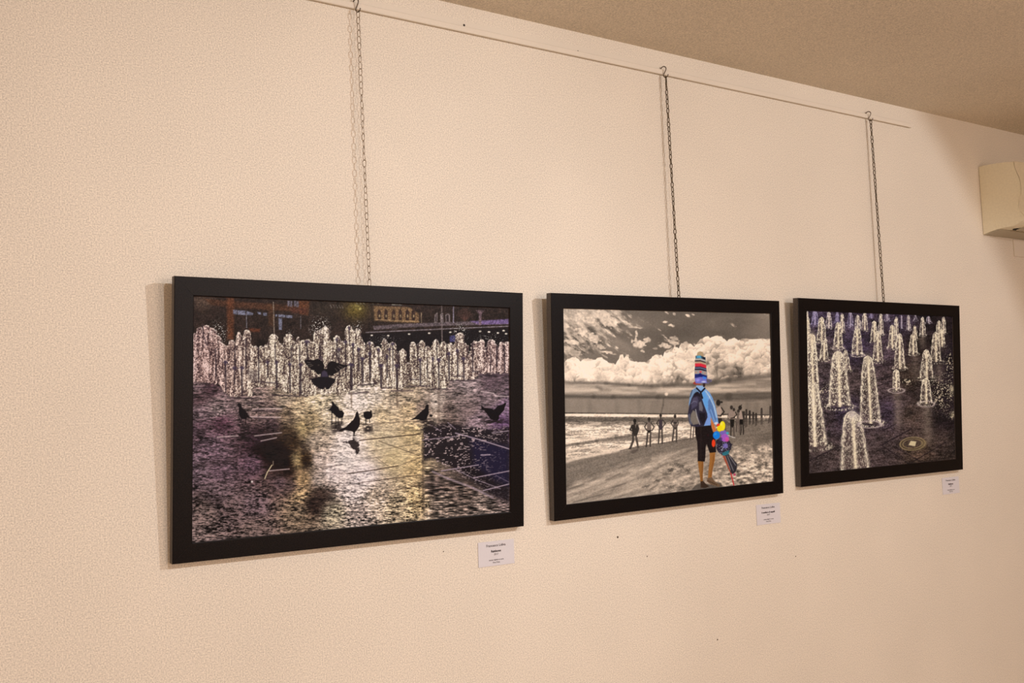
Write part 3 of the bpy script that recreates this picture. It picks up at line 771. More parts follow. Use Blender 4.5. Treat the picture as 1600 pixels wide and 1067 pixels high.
    for q in ([(888, 766), (915, 757)], [(960, 762), (980, 755)], [(950, 750), (972, 740)], [(900, 785), (945, 772)], [(1018, 765), (1030, 757)]):
        s.line(q, 2.2, (98, 98, 98), .55, 2)
    for cx, cy in ((1030, 751), (1042, 742), (1050, 735), (1058, 726), (1066, 729), (1012, 760), (1050, 762), (1068, 764), (1075, 735)):
        s.poly([(cx - 6, cy + 2), (cx, cy - 2.5), (cx + 7, cy - 2), (cx + 3, cy + 1.5)], (82, 82, 82), .7, 2, 2, cx)
    s.poly([(1160, 700), (1205, 676), (1206, 690), (1170, 706)], (96, 96, 96), .45, 6, 3)
    s.line([(1150, 683), (1205, 677)], 2, (104, 104, 104), .5, 2.5)
    # everything up to here is printed in a warm grey
    g = np.clip(s.img.mean(-1), 18, 250)
    g = np.clip(148 + (g - 146) * 1.24, 16, 252)
    s.img = np.stack([g * 1.045, g * .915, g * .80], -1)
    S = lambda v: (v * 1.06, v * .90, v * .80)
    def limb(pts, w, v, al=.95):
        s.line(pts, w, S(v), al, .9)
    # four bathers with hands on hips
    s.line([(972, 704.5), (1000, 698), (1040, 692), (1082, 685)], 1.6, S(74), .7, 1.4)
    s.poly([(986, 706), (1000, 701), (1000, 704), (992, 709)], S(80), .7, 1.5)
    s.oval(994, 657.6, 2.5, 3.2, S(38)); s.poly([(992.5, 660), (996, 660), (996.3, 664), (992.3, 664)], S(44))
    s.poly([(990, 664), (996, 663), (999.5, 666), (1000, 672), (998.5, 678), (997, 682), (989.5, 681), (990.5, 674), (988.5, 668)], S(46)); s.poly([(994.5, 663), (996.5, 663.5), (995.5, 669)], S(150), .8)
    limb([(990, 664.5), (986.8, 671.8), (990, 673.2)], 2.2, 48); limb([(998.6, 664), (1000.4, 670), (998.6, 676)], 1.8, 62)
    limb([(991.5, 680), (991.5, 689), (987.3, 700.5)], 3.4, 66); limb([(996, 681), (997.6, 690), (999.4, 699)], 3.0, 72); limb([(987.3, 700.5), (985, 701.5)], 1.5, 40)
    s.oval(1016.3, 655.2, 2.1, 3.1, S(44)); limb([(1016.3, 657), (1016.3, 661)], 1.8, 56)
    s.poly([(1012.6, 660), (1019.6, 660), (1019.2, 667), (1020.2, 673), (1012.4, 673), (1013.4, 667)], S(112)); s.poly([(1012.2, 672.3), (1020.6, 672.3), (1017.4, 676.5), (1015.4, 676.5)], S(34))
    limb([(1013, 661), (1009.4, 667), (1012.6, 672.5)], 1.6, 54); limb([(1019.4, 661), (1024.2, 667), (1021, 672.6)], 1.6, 50)
    limb([(1014.2, 676), (1013.3, 687), (1012, 698)], 2.5, 60); limb([(1018.9, 676), (1018.3, 687), (1018.3, 697)], 2.5, 66)
    s.oval(1034.2, 649.3, 2.0, 2.9, S(46)); limb([(1034.2, 651), (1034.2, 656)], 1.7, 58)
    s.poly([(1031, 655.5), (1037.4, 655.5), (1036.8, 662), (1037.6, 669), (1034.3, 672.5), (1031, 669), (1031.8, 662)], (66, 54, 58)); 
    limb([(1031.4, 656), (1028.2, 661.5), (1031.8, 667)], 1.5, 52); limb([(1037.2, 656), (1041.6, 661.3), (1037.8, 667)], 1.5, 52)
    limb([(1032.3, 671), (1031.8, 682), (1030.8, 693)], 2.3, 62); limb([(1036.4, 671), (1036.6, 682), (1037, 693)], 2.3, 62)
    s.oval(1056.6, 650.7, 2.0, 3.1, S(52)); s.poly([(1053.2, 656), (1060.4, 656), (1059.6, 662), (1060.2, 668), (1053.4, 668), (1054.2, 662)], S(96)); s.poly([(1054, 659.5), (1059.8, 659.5), (1059, 662), (1055, 662)], S(46), .9)
    s.poly([(1053.4, 667.8), (1060.2, 667.8), (1057, 671.5)], S(52)); limb([(1053.6, 656.5), (1050.6, 661.5), (1053.6, 666.5)], 1.5, 54); limb([(1060.4, 656.5), (1061.6, 661), (1060, 666)], 1.4, 62)
    limb([(1054.8, 668.5), (1054, 678), (1052.8, 689)], 2.4, 70); limb([(1059, 668.5), (1059.2, 678), (1058.8, 690)], 2.4, 66)
    for q in ([(1082, 664), (1080.5, 687)], [(1086, 666), (1084.5, 686)], [(1090, 668), (1090, 684)]):
        limb(q, 1.8, 84)
    # bystanders at the right
    for x0, y0, hh, v in ((1163.5, 644, 22, 52), (1167.3, 641, 26, 58), (1172.6, 643, 20, 44), (1178, 645.5, 17, 48), (1182.6, 647, 18, 50), (1191, 639, 24, 62), (1204.5, 636, 24, 70)):
        s.oval(x0, y0, 1.4, 1.9, S(v - 8)); limb([(x0, y0 + 2), (x0, y0 + hh * .5)], 3.2, v); limb([(x0 - .8, y0 + hh * .45), (x0 - .8, y0 + hh)], 1.3, v + 10); limb([(x0 + 1, y0 + hh * .45), (x0 + 1, y0 + hh - 1)], 1.3, v + 14)
    limb([(1204, 650), (1201.5, 661)], 1.6, 74); limb([(1170, 648), (1180, 650)], 3, 58, .6)
    s.oval(1196, 650, .8, 1, S(80))
    limb([(1152.5, 656), (1152, 674)], 2.2, 84); limb([(1156.5, 658), (1156.8, 676)], 2.2, 92); s.oval(1155, 642.6, 2.1, 3.1, S(56)); limb([(1154.4, 646), (1154, 658)], 4, 104)
    s.poly([(1156.5, 644), (1159, 641.5), (1162, 646), (1161.8, 656), (1156.6, 656)], S(160)); s.poly([(1157, 655), (1162, 655), (1162.4, 663.5), (1157, 663.5)], S(24))
    s.oval(1157.6, 637, 2.8, 3.7, S(38)); limb([(1158.5, 634.5), (1160, 632.5)], 1.2, 40); limb([(1161, 643), (1162.6, 652)], 1.6, 44); limb([(1159, 663), (1159.3, 672), (1158.4, 679)], 2.0, 52); limb([(1162, 663), (1163, 672), (1162.8, 678)], 2.0, 48)
    s.poly([(1138.6, 646), (1143, 641), (1149.6, 642.5), (1151.6, 648), (1149, 655), (1140.5, 655.5)], S(142)); limb([(1139, 646), (1138.6, 652), (1140.5, 655)], 1.0, 60, .8)
    s.oval(1144.2, 636.6, 2.3, 3.2, S(52)); s.oval(1148, 640, 1.8, 2.6, S(50)); limb([(1150.5, 644), (1152.4, 648), (1147, 653)], 1.6, 52); limb([(1143.5, 653.5), (1149, 652.5)], 1.8, 52)
    s.poly([(1142, 655), (1148.6, 655), (1148, 668), (1142.5, 668)], S(30)); limb([(1143.6, 667), (1143.2, 681)], 2.3, 60); limb([(1147.8, 667), (1148.4, 681)], 2.3, 84)
    s.poly([(1128, 655), (1134, 656.5), (1143, 661), (1142.5, 665), (1136, 664), (1137, 678), (1133, 675)], S(84), .85, 1.5)
    s.poly([(1120, 638), (1126, 634.8), (1129, 638), (1129, 644), (1127, 652.5), (1121, 654)], S(170)); s.oval(1123.6, 629.3, 3.4, 4.8, S(40)); s.oval(1128.5, 628.3, 2.2, 1.6, S(42))
    limb([(1128.6, 637), (1132.8, 643.5), (1127.5, 649.5)], 2.0, 42); limb([(1123.5, 649), (1128, 650)], 1.8, 50); s.poly([(1122, 653), (1129, 653.5), (1131, 659), (1124, 662)], S(46))

    # the hat seller, in full colour
    s.poly([(1082, 766), (1088, 758.5), (1096, 755), (1112, 757), (1120, 753), (1128, 754), (1131, 760), (1112, 764)], (84, 74, 66), .9, 2)
    s.poly([(1092, 719), (1101, 719), (1101, 730), (1100, 742), (1100.5, 753), (1096.5, 754), (1095.5, 744), (1093.5, 731)], (150, 98, 48)); s.line([(1099.5, 722), (1098.6, 750)], 1.6, (112, 66, 32), .6, 1.5)
    s.poly([(1096.5, 752), (1101, 751.5), (1104, 755), (1110, 760), (1104, 762.5), (1097, 762)], (58, 42, 32))
    s.poly([(1110.5, 706), (1119.5, 705), (1118.6, 719), (1115, 735), (1113.8, 747), (1108, 747.5), (1109, 733), (1110.8, 719)], (158, 102, 50)); s.line([(1117.5, 710), (1112.5, 744)], 1.6, (120, 70, 34), .6, 1.5)
    s.poly([(1107, 747), (1114.5, 745.5), (1117, 750), (1121, 754), (1128, 757.5), (1125, 761), (1112, 756.5), (1106.2, 752)], (112, 84, 62)); s.line([(1108, 751), (1122, 757.5)], 1.2, (60, 44, 34), .8)
    s.poly([(1087.5, 664), (1112, 661), (1116, 665), (1119, 680), (1120, 697), (1120.8, 706.5), (1110.5, 707.5), (1108, 700), (1106, 694), (1104.5, 697), (1104, 714), (1103, 721.3), (1092, 720.5), (1092, 705), (1091, 690), (1088, 678)], (30, 22, 22))
    s.line([(1097, 668), (1097, 716)], 2.2, (48, 36, 34), .5, 2); s.oval(1108, 680, 1.2, 2, (60, 26, 30), .7)
    s.poly([(1110.5, 650), (1114.5, 655), (1119, 667), (1121.5, 673), (1116, 675.5), (1113.5, 668)], (196, 124, 76)); s.poly([(1113, 660), (1115, 660), (1120, 673), (1117, 674.5)], (208, 96, 42), .7, 1.2)
    s.poly([(1079, 646), (1078, 632), (1080, 615), (1083, 609.5), (1089, 605.5), (1090, 602.5), (1101, 603), (1104, 608), (1110, 613), (1115, 622), (1119, 634), (1122, 648), (1124, 660), (1123, 664.5), (1117.5, 662), (1112, 651.5), (1112, 664.5), (1094, 666), (1084, 660)], (118, 156, 206), 1, 1.0)
    s.poly([(1080, 615), (1084, 609.5), (1090, 606), (1092, 612), (1083, 626), (1079, 640)], (112, 136, 164), .9, 1.5)
    s.poly([(1107, 626), (1112, 622), (1116, 636), (1121, 655), (1118, 661), (1112, 650), (1108, 640)], (84, 112, 160), .85, 2.5)
    s.poly([(1098, 612), (1103, 612), (1108, 624), (1107, 640), (1102, 634)], (96, 156, 224), .9, 2)
    s.line([(1104, 611), (1110, 620), (1117, 635), (1121, 652)], 1.4, (196, 212, 232), .85, 1.3); s.line([(1112, 640), (1118, 658)], 1.2, (150, 186, 232), .7, 1.2)
    s.poly([(1102.5, 650), (1111, 646), (1111.5, 664), (1101.5, 664.5)], (122, 150, 208), .85, 1.5); s.oval(1120.5, 661.5, 3, 2, (224, 214, 220), .9, 1.2)
    s.poly([(1090, 602.5), (1101, 603), (1102, 607), (1094, 608.5), (1089, 606)], (142, 172, 210), .9, 1)
    # backpack
    s.poly([(1082.5, 622), (1086, 615), (1091, 612), (1096, 615.5), (1098.5, 624), (1102, 634), (1106.5, 646), (1107, 652), (1104, 659), (1101.5, 665.5), (1092, 667), (1082, 666), (1078, 659), (1076.3, 648), (1078.5, 634)], (48, 42, 56), 1, 1.0)
    s.poly([(1082, 627), (1086, 621), (1091, 620.5), (1093, 626), (1091, 634), (1082, 640)], (82, 74, 96), .8, 2); s.line([(1081, 631), (1086, 627), (1090, 628)], 1.2, (126, 122, 140), .6, 1.2)
    s.poly([(1084.5, 641), (1088, 643), (1091.5, 652), (1093.5, 662), (1085, 664), (1080.5, 658), (1081, 648)], (132, 118, 104), .9, 1.5); s.line([(1088.5, 640), (1091, 652), (1095, 663)], 1.5, (176, 166, 162), .8, 1.2)
    s.poly([(1093.5, 629), (1097, 627), (1100, 637), (1099, 643), (1094, 641)], (120, 112, 116), .8, 1.5); s.poly([(1077, 648), (1079.5, 646), (1081, 656), (1084, 664), (1079, 662)], (104, 104, 116), .75, 1.5)
    s.poly([(1094, 645), (1103, 645), (1104, 655), (1100, 664), (1095, 655)], (26, 22, 28), .9, 2); s.poly([(1085, 620), (1088.5, 613), (1093, 612), (1096, 620), (1090, 618)], (30, 24, 30), .9, 1.5)
    s.line([(1090, 606.5), (1096, 612.5), (1099, 622)], 2.6, (28, 24, 30), .95); s.line([(1102.5, 607), (1096, 614)], 2.6, (34, 30, 38), .95); s.line([(1083, 610), (1080, 620)], 1.6, (60, 60, 70), .7)
    # stack of hats, each tipping down a little to the right
    s.poly([(1099.5, 598), (1103.5, 598), (1103, 604.5), (1100, 605)], (54, 36, 34))
    def hat(xa, xb, ya, yb, c):
        dx = 2.4
        s.poly([(xa, ya), ((xa + xb) / 2, ya - .3), (xb, ya + dx), (xb + .2, yb + dx), ((xa + xb) / 2, yb + .8), (xa, yb)], c, 1, 1.0)
    s.poly([(1090, 555), (1091.3, 550.5), (1095, 549), (1099, 550.2), (1100.6, 554.5), (1100.6, 559), (1089.6, 557.5)], (178, 148, 112), 1, 1)
    hat(1088, 1103.6, 556, 561.5, (62, 84, 104)); s.poly([(1090, 556), (1096, 555.5), (1097, 560), (1090, 559.5)], (86, 172, 204), .85, 1.2); s.poly([(1099, 557), (1103, 559), (1103, 563), (1099, 561.5)], (24, 24, 34), .9, 1)
    hat(1088, 1103.6, 560.2, 563.5, (176, 166, 156)); hat(1087, 1104, 563.2, 565, (28, 24, 32)); hat(1087.3, 1104.2, 565, 568, (184, 152, 124)); hat(1087.2, 1104.6, 568, 573, (214, 42, 60)); s.oval(1094, 567.6, 2.4, 1.0, (220, 110, 100), .6)
    hat(1087.2, 1105, 573, 575, (44, 44, 66)); hat(1087, 1105, 574.6, 576.2, (112, 116, 140)); hat(1086.8, 1105.2, 576.2, 578.5, (30, 26, 44)); hat(1086.6, 1106, 578.5, 584.5, (156, 146, 142)); s.oval(1096, 581, 2, 1.5, (226, 70, 72), .9)
    s.oval(1089, 582, 1, 1.2, (214, 140, 90), .8); s.oval(1103, 583, 1, 1.2, (214, 130, 90), .7)
    hat(1086.8, 1106, 584.5, 591, (34, 40, 104)); s.poly([(1091, 587), (1095.5, 582.5), (1100, 587), (1099, 590)], (22, 30, 96), .9, 1.5)
    s.poly([(1087, 591), (1095, 589), (1104, 589.5), (1107, 592), (1112.5, 593), (1113.2, 596), (1108, 599), (1098, 598.5), (1088, 599)], (116, 112, 188), 1, 1); s.poly([(1099, 588), (1105, 589.5), (1104, 592.5), (1100, 592)], (52, 124, 222), .9, 1.2)
    s.poly([(1105, 592), (1113.2, 593.5), (1112, 597.5), (1106, 598.5)], (98, 86, 92), .95, 1.2); s.oval(1092, 594, 3, 2.4, (164, 150, 222), .7, 1.4); s.oval(1101, 596.5, 3.4, 1.3, (206, 204, 232), .85, 1.2)
    s.poly([(1084, 598.5), (1087.5, 596), (1089, 599), (1097, 600), (1095, 601.5), (1086, 600.8)], (158, 62, 54), .95, 1)
    # bunch of toys in his hand
    s.poly([(1120, 688), (1128, 684), (1139, 688), (1143, 691), (1146, 694), (1142.5, 704), (1138, 709.5), (1130, 711), (1122, 704)], (44, 38, 50), 1, 1.2, .8)
    w = s.window(1119, 684, 1147, 712)
    spk = (N3(s.X[w] / 1.4, s.Y[w] / 1.4) > .68) * np.clip(1.2 - (((s.X[w] - 1131) / 11) ** 2 + ((s.Y[w] - 698) / 11) ** 2), 0, 1)
    s.put(w, (176, 168, 190), .75 * np.clip(spk, 0, 1))
    s.oval(1116.6, 692.5, 2.8, 6, (234, 62, 30)); s.oval(1131.8, 676.3, 5.2, 4.6, (122, 98, 176)); s.oval(1138.2, 676.8, 2.1, 2.2, (76, 160, 176)); s.oval(1121, 680, 5.4, 6.1, (24, 122, 230)); s.oval(1119.5, 678, 1.8, 2, (70, 160, 244), .7, 1.5)
    s.oval(1134, 684, 6.4, 6, (166, 88, 184)); s.oval(1137.5, 686.5, 3.2, 3.6, (212, 84, 152), .9, 1.5); s.oval(1135, 696.5, 3.8, 4, (128, 112, 184), .85, 1.5); s.oval(1127.5, 686, 2.5, 3, (70, 56, 100), .8, 1.5)
    s.oval(1124, 664.5, 2.8, 2.6, (228, 58, 38)); s.oval(1130.4, 665.5, 4.3, 7.6, (248, 222, 28)); s.oval(1126, 669.5, 4.2, 4.6, (244, 214, 22)); s.oval(1129, 662, 1.6, 2.4, (255, 244, 110), .7, 1.4)
    s.line([(1139, 680), (1146, 683), (1150, 684)], 1.1, (226, 214, 206), .8)
    s.poly([(1130, 707.5), (1141, 703.5), (1140, 710.5), (1131.5, 713)], (44, 112, 124), .95, 1)
    s.poly([(1132, 712.5), (1140.5, 709.5), (1147, 717), (1153, 724), (1153, 732), (1151, 737), (1147, 740.5), (1143, 739)], (50, 45, 50), 1, 1)
    for q in ([(1135, 713), (1143, 734)], [(1138, 712), (1147.5, 735)], [(1141, 712), (1151, 727)]):
        s.line(q, 1.2, (150, 140, 140), .75, 1)
    s.poly([(1130.5, 712), (1134.5, 712), (1143.5, 737.5), (1141.4, 736.5)], (164, 76, 52), .95, 1)
    s.line([(1143.6, 739), (1146, 748), (1148.4, 758)], 1.7, (196, 44, 46), .95, 1); s.oval(1149.4, 741.5, 2, 2, (178, 46, 86), .8, 1.3)
    grain = (NZ(X / 1.1 + 7, Y / 1.1 + 3) - .5) * 12
    s.img = np.clip(s.img + grain[..., None], 0, 255)

def paint_jets(s):
    """single fountain jets standing on dark wet paving, seen from above"""
    X, Y = s.X, s.Y
    n = N2.fbm(X / 16, Y / 7, 5, .6); f = NZ(X / 1.2, Y / 1.1); r = N3.fbm(X / 6, Y / 1.6, 3)
    near = sstep(560, 720, Y)
    c0 = s.blend([(1275, 500, 62, 52, 84), (1340, 495, 66, 56, 86), (1410, 500, 60, 50, 78), (1470, 500, 34, 26, 34), (1290, 560, 82, 70, 80), (1335, 545, 60, 50, 84), (1390, 545, 78, 64, 84), (1440, 540, 44, 34, 36),
                  (1490, 560, 36, 28, 40), (1335, 600, 74, 62, 68), (1385, 600, 82, 68, 78), (1420, 590, 64, 52, 48), (1475, 610, 36, 28, 40), (1290, 650, 72, 60, 72), (1320, 640, 56, 46, 76), (1390, 645, 66, 54, 80), (1425, 650, 78, 64, 62),
                  (1480, 650, 34, 26, 34), (1290, 715, 78, 66, 70), (1380, 700, 74, 62, 68), (1440, 712, 86, 68, 60), (1480, 700, 70, 58, 58), (1350, 725, 84, 70, 76), (1480, 725, 76, 62, 58)], 3.2)
    g_ = c0.mean(-1, keepdims=True); c0 = (c0 - g_) * .55 + g_ * np.array([.90, .80, .73])
    s.img = c0 * np.clip(1 + .75 * (f - .5) + 1.1 * (n - .5) + .9 * (r - .5), .3, 1.9)[..., None]
    # joints of the paving
    for q, w in (([(1266, 720), (1310, 699)], 2.0), ([(1312, 652), (1332, 640)], 1.6), ([(1378, 696), (1425, 671)], 2.0), ([(1380, 674), (1401, 663)], 1.8), ([(1376, 695), (1425, 728)], 1.3), ([(1424, 724), (1480, 691)], 1.4),
                 ([(1370, 605), (1410, 590)], 1.4), ([(1352, 600), (1395, 588)], 1.2), ([(1300, 585), (1345, 580)], 1.1), ([(1370, 575), (1395, 570)], 1.1), ([(1320, 568), (1350, 566)], 1.0), ([(1400, 700), (1440, 722)], 1.0)):
        s.line(q, w, (24, 18, 22), .75, 1.2)
    # light smeared on the wet ground below the jets
    for cx, ya, yb, w, a in ((1403, 614, 668, 7, .5), (1450, 636, 692, 8, .5), (1432, 556, 585, 7, .4), (1444, 524, 540, 5, .6), (1470, 568, 600, 6, .4), (1474, 520, 545, 5, .4)):
        al = np.exp(-((X - cx - .02 * (Y - ya)) / w) ** 2) * sstep(ya - 3, ya + 3, Y) * sstep(yb + 12, yb - 8, Y)
        s.fill((142, 120, 104), al * a * (.55 + .9 * N2(X / 6, Y / 1.3)))
    spl = NZ(X / 1.3 + 40, Y / 1.3)
    for gx, gy, rx, ry in ((1490, 610, 7, 7), (1490, 650, 6, 6), (1475, 615, 24, 26), (1290, 615, 14, 12), (1420, 598, 12, 6), (1265, 600, 12, 30), (1488, 570, 8, 22)):
        g = np.exp(-((X - gx) / rx) ** 2 - ((Y - gy) / ry) ** 2)
        s.fill((214, 190, 160), ((spl > .74) * np.clip(g * 1.4, 0, 1)) * .85)
    s.glow(1490, 608, 4, 6, (206, 186, 150), .8); s.glow(1491, 649, 4, 5, (190, 172, 138), .7)
    fz = N2(X / .95, Y / 1.15); fz2 = N3(X / 1.5, Y / 2.4)

    def jet(cx, top, base, hw, hue=0.0, core=1.0, lean=0.0, body=.55, shape=.55, w0=.28):
        w = s.window(cx - hw * 2.2 - 4 - abs(lean), top - 4, cx + hw * 2.2 + 4 + abs(lean), base + hw * .7 + 3)
        if w is None:
            return
        x, y = s.X[w], s.Y[w]
        t = np.clip((y - top) / (base - top), 0, 1)
        h = base - top
        prof = hw * (w0 + (1 - w0) * t ** shape) * np.sqrt(np.clip(1 - (1 - np.clip((y - top) / (hw * max(w0, .3) * 1.5), 0, 1)) ** 2, 0, 1))
        xc = cx + lean * t
        wob = 1.4 * (NZ(x / 2.5 + cx, y / 3.5) - .5)
        a_ = fz2[w]
        d = np.abs(x - xc + wob) / np.maximum(prof, .4)
        inm = sstep(1.12, .9, d) * (y > top - .5) * sstep(base + 2.0, base - 2.0, y + 3.5 * (a_ - .5))
        a, b = fz[w], fz2[w]
        sp = np.clip((a - .5) * 2.4 + (b - .5) * 1.9 + .22, 0, 1)
        warm = np.array([244, 222, 192.]) * (1 - hue) + np.array([150, 134, 172.]) * hue
        s.put(w, np.array([84, 66, 60.]) * (1 - hue) + np.array([58, 48, 84.]) * hue, inm * body * .9)
        s.put(w, warm * .96, inm * np.clip(sp * body * 1.5 - .10 + .62 * (1 - t) ** 4, 0, .95))
        rim = np.exp(-((d - .93) / .15) ** 2) * (y > top) * sstep(base + 1, base - 3, y) * np.clip(.35 + .9 * b, 0, 1)
        s.put(w, warm, np.clip(rim * .85, 0, 1))
        cw = 1.0 + hw * .10
        co = np.exp(-((x - xc - .04 * hw) / cw) ** 2) * sstep(top + 1, top + h * .12, y) * (y < base + 1)
        s.put(w, warm * np.array([1, .985, .955]), np.clip(co * .95 * core * (.72 + .4 * b), 0, 1))
        if base < 740:
            e = np.sqrt(((x - xc) / (hw * 1.45)) ** 2 + ((y - base) / (hw * .36 + .8)) ** 2)
            s.put(w, warm, np.exp(-((e - .85) / .25) ** 2) * np.clip(sp * 1.25 - .15, 0, 1) * .8)
    P = 0.85
    for j in ((1274, 484, 508, 5.5, P), (1262, 487, 530, 3, .1), (1296, 487.5, 513, 5, .25), (1309, 485, 505, 3.5, P), (1317, 489.5, 520, 4, .1), (1330, 486, 510, 4.5, .7), (1341.5, 492, 515, 5, .15), (1352.5, 488, 516, 5, .1), (1378, 490, 522, 4.5, .1),
              (1363, 487, 496, 3, P), (1388, 489, 500, 4, .6), (1411, 492, 512, 1.4, .6), (1422, 491.5, 515, 3.6, .3), (1433, 492, 500, 3, .5), (1454, 493, 503, 4, .5), (1402.5, 494.5, 525, 4.2, .1), (1444.5, 494.5, 523, 4.8, .1), (1478, 493.5, 520, 4, .1),
              (1284.5, 496, 534, 7.5), (1310.5, 503.5, 545, 7.5), (1367.5, 501, 534, 6), (1396, 507, 544, 6.5), (1470.5, 500, 532, 6), (1475, 513, 540, 5), (1340.5, 512, 555, 8.5), (1432, 508, 530, 4.5), (1429, 521, 553, 7), (1407.5, 520.5, 576, 8.5),
              (1373, 517.5, 565, 8), (1465, 518, 565, 8.5), (1288.5, 533, 563, 7), (1263, 497, 545, 5)):
        jet(*j)
    jet(1322, 547, 580, 6, 0, .4, 2)
    jet(1450, 546, 592, 10.5)
    jet(1268.5, 522, 650, 10, 0, 1.0, 4, .75, .5, .5)
    jet(1310.5, 549, 636, 17, 0, 1.0, 2, .6, .6, .36)
    jet(1402, 578, 610, 5.5, 0, 1.2, 0, .9, .3, .7)
    jet(1448.5, 591, 631, 9.5, 0, 1, .5, .55, .45)
    jet(1357, 556.5, 662, 16, 0, 1.0, 4, .5, .55, .30)
    jet(1270, 600, 698, 19, 0, 1.15, 4, .55, .7, .3)
    jet(1332, 643, 752, 23, 0, 1.0, 6, .42, .5, .34)
    s.glow(1333, 649, 7, 7, (206, 184, 172), .75); s.glow(1357, 562, 5, 8, (214, 192, 160), .6); s.glow(1310, 556, 6, 9, (214, 190, 164), .6); s.glow(1270, 530, 5, 12, (224, 196, 164), .6)
    for cx, cy, rx, ry in ((1402, 611, 14, 4.4), (1449, 632, 14.5, 5), (1311, 545, 11, 1.8), (1360, 664, 20, 6), (1342, 556, 11, 2.5)):
        w = s.window(cx - rx * 1.3, cy - ry * 1.5, cx + rx * 1.3, cy + ry * 1.5)
        e = np.sqrt(((s.X[w] - cx) / rx) ** 2 + ((s.Y[w] - cy) / ry) ** 2)
        s.put(w, (198, 174, 164), np.exp(-((e - .9) / .14) ** 2) * .75)
    # drain with a lamp in its middle
    for rx, ry, cc, wd in ((20.5, 10.5, (168, 142, 100), .07), (18.3, 9, (74, 58, 44), .09), (16, 7.6, (150, 126, 88), .08)):
        w = s.window(1427 - 25, 694 - 14, 1427 + 25, 694 + 14)
        e = np.sqrt(((s.X[w] - 1427) / rx) ** 2 + ((s.Y[w] - 694 + (s.X[w] - 1427) * .06) / ry) ** 2)
        s.put(w, cc, np.exp(-((e - .95) / wd) ** 2) * .85)
    s.oval(1427, 693.5, 13, 5.6, (72, 58, 46), .6, 3)
    s.poly([(1420.5, 696), (1424, 689.5), (1433, 690.5), (1431, 698)], (214, 190, 148), .95, 1.4)
    s.poly([(1444, 688), (1450, 691), (1447, 700), (1438, 704)], (130, 108, 76), .5, 4)
    grain = (f - .5) * 14
    s.img = np.clip(s.img * 1.0 + grain[..., None], 0, 255)


# ------------------------------------------------------------------ framed photographs
FW, FH, BW, FT = 0.7828, 0.5385, 0.0362, 0.0190     # outer width, height, rail width, rail depth
INK1, INK2, INK3 = (1.02, 0.82, 0.71), (1.02, 0.83, 0.73), (0.90, 0.71, 0.61)    # print exposure, one per sheet


def rail_piece(a, b, c, d):
    """mitred frame rail: outer edge a-b, inner edge c-d (c below b), front at y = 0, back at y = FT"""
    bm = bmesh.new()
    f = [bm.verts.new((p[0], 0.0, p[1])) for p in (a, b, c, d)]
    k = [bm.verts.new((p[0], FT, p[1])) for p in (a, b, c, d)]
    bm.faces.new(f)
    bm.faces.new(k[::-1])
    for i in range(4):
        j = (i + 1) % 4
        bm.faces.new((f[i], k[i], k[j], f[j]))
    bm.edges.ensure_lookup_table()
    es = [e for e in bm.edges if all(v in f for v in e.verts)
          and ({e.verts[0], e.verts[1]} == {f[0], f[1]} or {e.verts[0], e.verts[1]} == {f[2], f[3]})]
    bmesh.ops.bevel(bm, geom=es, offset=0.0014, segments=2, affect='EDGES', profile=0.5)
    me = mesh_of('frame_rail', bm)
    me.materials.append(m_black)
    me.materials.append(m_edge)
    for p in me.polygons:                # the sides get a lighter colour than the face
        if abs(p.normal.y) < 0.1:
            p.material_index = 1
    return me


